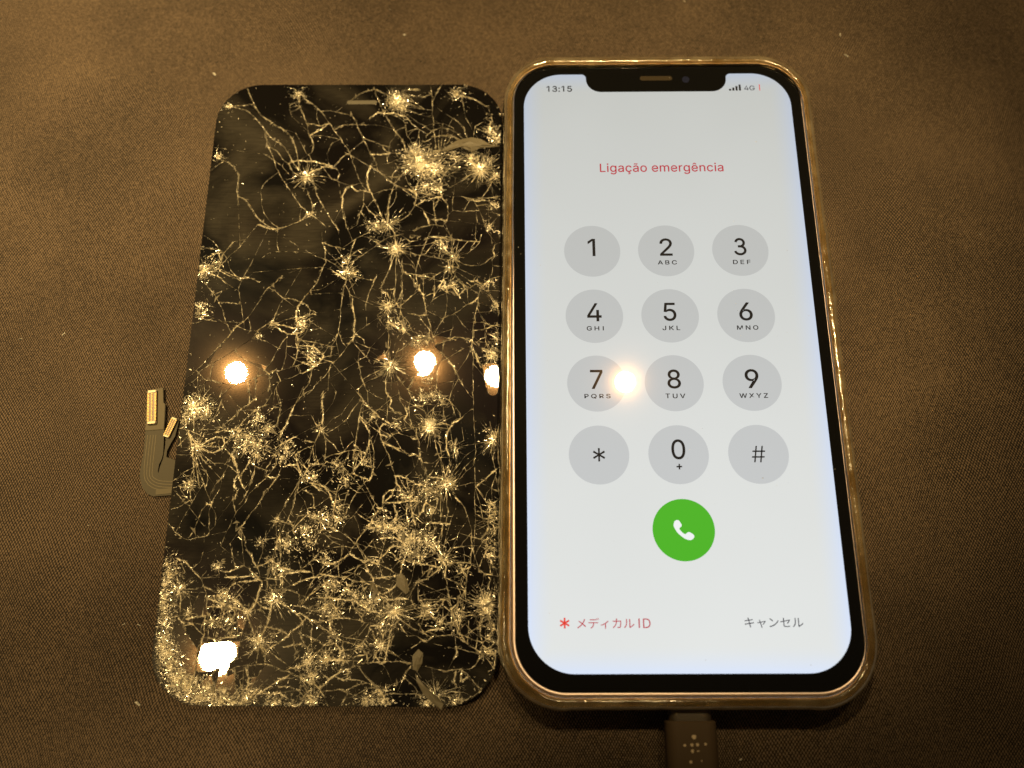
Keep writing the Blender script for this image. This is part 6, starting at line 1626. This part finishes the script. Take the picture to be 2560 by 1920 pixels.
Z1, Z2 = GZ + 0.03, GZ + 0.045
KX = (-16.95, -0.05, 16.9)
KY = (22.2, 6.2, -9.6, -25.55)
rows = [("1", "2", "3"), ("4", "5", "6"), ("7", "8", "9"), ("*", "0", "#")]
letters = {"2": "ABC", "3": "DEF", "4": "GHI", "5": "JKL", "6": "MNO", "7": "PQRS", "8": "TUV", "9": "WXYZ", "0": "+"}
dw = {"1": 1.75, "2": 2.9, "3": 2.85, "4": 3.25, "5": 2.85, "6": 3.0, "7": 2.75, "8": 2.95, "9": 3.0, "0": 2.95, "*": 2.6, "#": 2.95}
lw = {"2": 4.35, "3": 4.0, "4": 3.8, "5": 3.95, "6": 4.75, "7": 5.7, "8": 4.3, "9": 6.2}
for r_, row in enumerate(rows):
    for c_i, k in enumerate(row):
        x, y = KX[c_i], KY[r_]
        V, F = disc(x, y, 6.42, Z1)
        mesh_obj("keypad_key", V, F, M_KEY, disp)
        w_ = dw[k] / 2
        yb = y - 1.3
        if k in "*#":
            yb0, yb1 = (y - 1.45, y + 1.45) if k == '*' else (y - 1.8, y + 1.8)
            text_part("key_symbol", k, M_BLACKINK, (x - w_, x + w_, yb0, yb1), Z2, disp, bold=-0.004)
        else:
            xo = -0.15 if k == "1" else 0
            text_part("key_digit", k, M_BLACKINK, (x - w_ + xo, x + w_ + xo, yb + (.2 if k == "0" else 0), yb + 4.4 + (.2 if k == "0" else 0)), Z2, disp, bold=0.006)
        if k in letters:
            if k == "0":
                text_part("key_symbol", "+", M_BLACKINK, (x - 0.6, x + 0.6, y - 3.25, y - 2.05), Z2, disp, bold=0.015)
            else:
                l = lw[k] / 2
                text_part("key_letters", letters[k], M_BLACKINK, (x - l + .1, x + l + .1, y - 3.5, y - 2.42), Z2, disp, spacing=1.32, bold=0.014)
V, F = disc(0.06, -41.55, 6.45, Z1)
mesh_obj("call_key", V, F, M_GREEN, disp)
HS = HANDSET
hv = smooth_line(HS + [HS[0]], .25, 0)[:-1]
mesh_obj("handset_icon", [(x, y, Z2) for x, y in hv], [tuple(range(len(hv)))], M_WHITEINK, disp)
text_part("title_text", "Ligação emergência", M_REDINK, (-14.5, 14.65, 42.75, None), Z1, disp, bold=0.006, mode='base')
text_part("clock_text", "13:15", M_BLACKINK, (-26.75, -20.55, 64.97, 66.68), Z1, disp, bold=0.014)
for i, h in enumerate((.50, .85, 1.28, 1.70)):
    x0 = 17.64 + .80 * i
    V, F = box(x0, x0 + .50, 65.02, 65.02 + h, Z1, Z1 + .02)
    mesh_obj("signal_bar", V, F, M_BLACKINK, disp)
text_part("network_text", "4G", M_GREYINK, (21.35, 23.9, 65.05, 66.42), Z1, disp, bold=0.008)
V, F = box(25.0, 25.2, 65.0, 66.75, Z1, Z1 + .02)
mesh_obj("battery_mark", V, F, M_REDBRIGHT, disp)
# bold red six-armed star
V, F = [], []
for k in range(3):
    a = math.radians(90 + 60 * k); ca, sa = math.cos(a), math.sin(a)
    m = len(V)
    for u, v in ((-1.05, -.17), (1.05, -.17), (1.05, .17), (-1.05, .17)):
        V.append((-24.97 + ca * u - sa * v, -60.15 + sa * u + ca * v, Z1 + .003 * k))
    F.append((m, m + 1, m + 2, m + 3))
mesh_obj("star_mark", V, F, M_REDBRIGHT, disp)
text_part("medical_text", "メディカル", M_REDINK, (-22.5, -11.0, -61.25, -59.15), Z1, disp)
text_part("medical_text", "ID", M_REDINK, (-10.15, -7.75, -61.15, -59.3), Z1, disp)
text_part("cancel_text", "キャンセル", M_GREYINK, (11.1, 22.85, -61.2, -59.2), Z1, disp)
# earpiece and camera in the notch
V, F = sweep(rr_path(0.05, 68.7, 3.95, 0.62, 0.6, 8, 9), [(0, GZ - .03), (0, GZ + .02), (-.1, GZ + .03)], False, True, False)
mesh_obj("earpiece", V, F, M_MESH, phone)
V, F = disc(7.3, 68.3, 0.9, GZ + 0.012, 32)
mesh_obj("front_camera", V, F, M_LENS, phone)

# specks of dust on the cover glass
DV, DF = [], []
for _ in range(60):
    x, y, s_ = rng.uniform(-34, 34), rng.uniform(-72, 72), rng.uniform(.04, .11)
    if rng.random() < .12: s_ *= 1.8
    m = len(DV); a = rng.uniform(0, 6.28)
    for q in range(4):
        DV.append((x + math.cos(a + 1.57 * q) * s_ * rng.uniform(.5, 1.3), y + math.sin(a + 1.57 * q) * s_ * rng.uniform(.3, .9), GZ + .06))
    DV.append((x, y, GZ + .06 + s_ * .6))
    DF += [(m + q, m + (q + 1) % 4, m + 4) for q in range(4)]
o = mesh_obj("dust_specks", DV, DF, M_LINT, phone); o['kind'] = 'stuff'

# ------------------------------------------------------------------ clear case round the phone
CSX, CSY = -0.38, -0.45
case = thing("clear_phone_case", "yellowed clear plastic bumper case wrapped round the lit phone", "phone case", (CSX, CSY, 0))
cpath = rr_path(CSX, CSY, 35.75, 73.35, 11.0, 22, 1.0)
prof = [(-0.35, 9.75), (-0.42, 10.15), (-0.15, 10.55), (0.35, 10.78), (0.95, 10.72), (1.42, 10.35), (1.72, 9.6), (1.95, 8.2), (1.80, 7.4), (2.04, 6.6), (1.86, 5.6), (2.04, 4.8), (1.84, 4.0), (1.62, 2.2), (1.0, 1.0), (0.0, 0.35), (-3.0, 0.25), (-3.0, 1.2), (-0.3, 1.3), (0.12, 2.6), (0.12, 8.8)]
lipn = rng.normal(0, 1, 4000)
def case_off(i, k, p, n):
    # the soft case sits askew: it hugs the glass at the head and stands off at the left foot
    t = min(1, max(0, (60 - p[1]) / 120))
    wl, wr = max(0, -n[0]) ** 2, max(0, n[0]) ** 2
    wt, wb = max(0, n[1]) ** 2, max(0, -n[1]) ** 2
    e_out = wl * (-0.85 + 1.15 * t) + wr * (0.05 + 0.15 * t) + wt * 0.1 + wb * 1.0
    e_in = wl * (-1.12 + 1.22 * t) + wr * (-0.15) + wt * (-0.35) + wb * 0.75
    e = e_in if (k <= 2 or k >= 19) else (0.5 * (e_in + e_out) if k in (3, 4) else e_out)
    if k >= 15: e = e_in if k >= 19 else 0.0
    if k in (19, 20): e = max(e_in, 0.0)
    dx = max(0, abs(p[0] - CSX) - 24.7); dy = max(0, abs(p[1] - CSY) - 58.5)
    corner = 1.0 if (dx > 0 and dy > 0) else 0.0
    if 5 <= k <= 14:
        e += 0.15 * corner
        e += 0.02 * math.sin(p[1] * 0.5 + k)
        # openings for speaker holes and port in the foot wall
        if p[1] < CSY - 72.5 and 8 <= k <= 14:
            x = p[0]
            if (-20.5 < x < -9.0) or (-6.4 < x < 6.4) or (9.0 < x < 20.5):
                e -= 1.15
        # button bump in the right wall
        if p[0] > 34 and 8 < p[1] < 27: e += 0.35
    elif k <= 4:
        e += 0.006 * lipn[i % 4000]
    return e
V, F = sweep(cpath, prof, True, offset=case_off)
mesh_obj("side_wall", V, F, M_CASE, case, smooth=True, origin=(CSX, CSY, 0))
V, F = sweep(rr_path(CSX, CSY, 32.9, 70.5, 8.2, 12, 10), [(0, 0.28), (0, 1.15)], False, True, True)
mesh_obj("back_plate", V, F, M_CASE, case, origin=(CSX, CSY, 0))

# ------------------------------------------------------------------ charging plug and its lead
plug = thing("charging_plug", "dark brown charging plug with worn pale dots, under the lit phone", "plug", (-0.3, -76, 5.5))
PO = (-0.3, -76, 5.5)
def loft(stations, hwf, hh, zc, name, mat, nseg=40):
    """rounded-rectangular body lofted along -y; stations = [(y, halfwidth, halfheight)]"""
    V, F = [], []
    for (y, w_, h_) in stations:
        r_ = min(w_, h_) * 0.75
        p, _ = rr_path(0, 0, w_, h_, r_, 6, 99)
        for a, b in p: V.append((-0.35 + a, y, zc + b))
        n = len(p)
    for s in range(len(stations) - 1):
        for i in range(n):
            j = (i + 1) % n
            F.append((s * n + i, s * n + j, (s + 1) * n + j, (s + 1) * n + i))
    F.append(tuple(range(n))[::-1]); F.append(tuple(range((len(stations) - 1) * n, len(stations) * n)))
    return mesh_obj(name, V, F, mat, plug, smooth=False, origin=PO)
loft([(-72.6, 3.3, 1.0), (-75.9, 3.3, 1.0)], 0, 0, 5.5, "connector_tongue", M_COLLAR)
loft([(-75.4, 4.15, 2.3), (-78.8, 4.15, 2.3)], 0, 0, 5.5, "collar", M_COLLAR)
loft([(-78.7, 4.75, 2.65), (-79.0, 5.0, 2.9), (-86, 5.05, 3.0), (-96, 4.95, 3.0), (-101, 4.5, 2.7)], 0, 0, 5.5, "plug_body", M_PLUG)
loft([(-101.2, 3.0, 2.3), (-108, 2.2, 2.0), (-109.0, 1.8, 1.8)], 0, 0, 5.2, "strain_relief", M_COLLAR)
loft([(-108.8, 1.5, 1.5), (-140, 1.5, 1.5), (-200, 1.5, 1.5)], 0, 0, 4.4, "lead", M_PLUG)
for (x, y, r_, sy) in [(-0.21, -81.6, .42, 1), (-2.1, -83.1, .27, .9), (-0.70, -83.05, .30, 1), (0.38, -83.0, .30, 1), (1.93, -82.9, .25, 1), (-0.66, -84.15, .28, 1.3), (0.45, -84.15, .26, .5), (-1.1, -86.1, .28, 1), (0.98, -85.9, .13, 1)]:
    nn = 14
    V = [(x + r_ * (1 + .15 * math.sin(3 * q + x)) * math.cos(q), y + sy * r_ * math.sin(q), 8.53) for q in [2 * math.pi * i / nn for i in range(nn)]]
    mesh_obj("print_dot", V, [tuple(range(nn))], M_SPOT, plug, origin=PO)
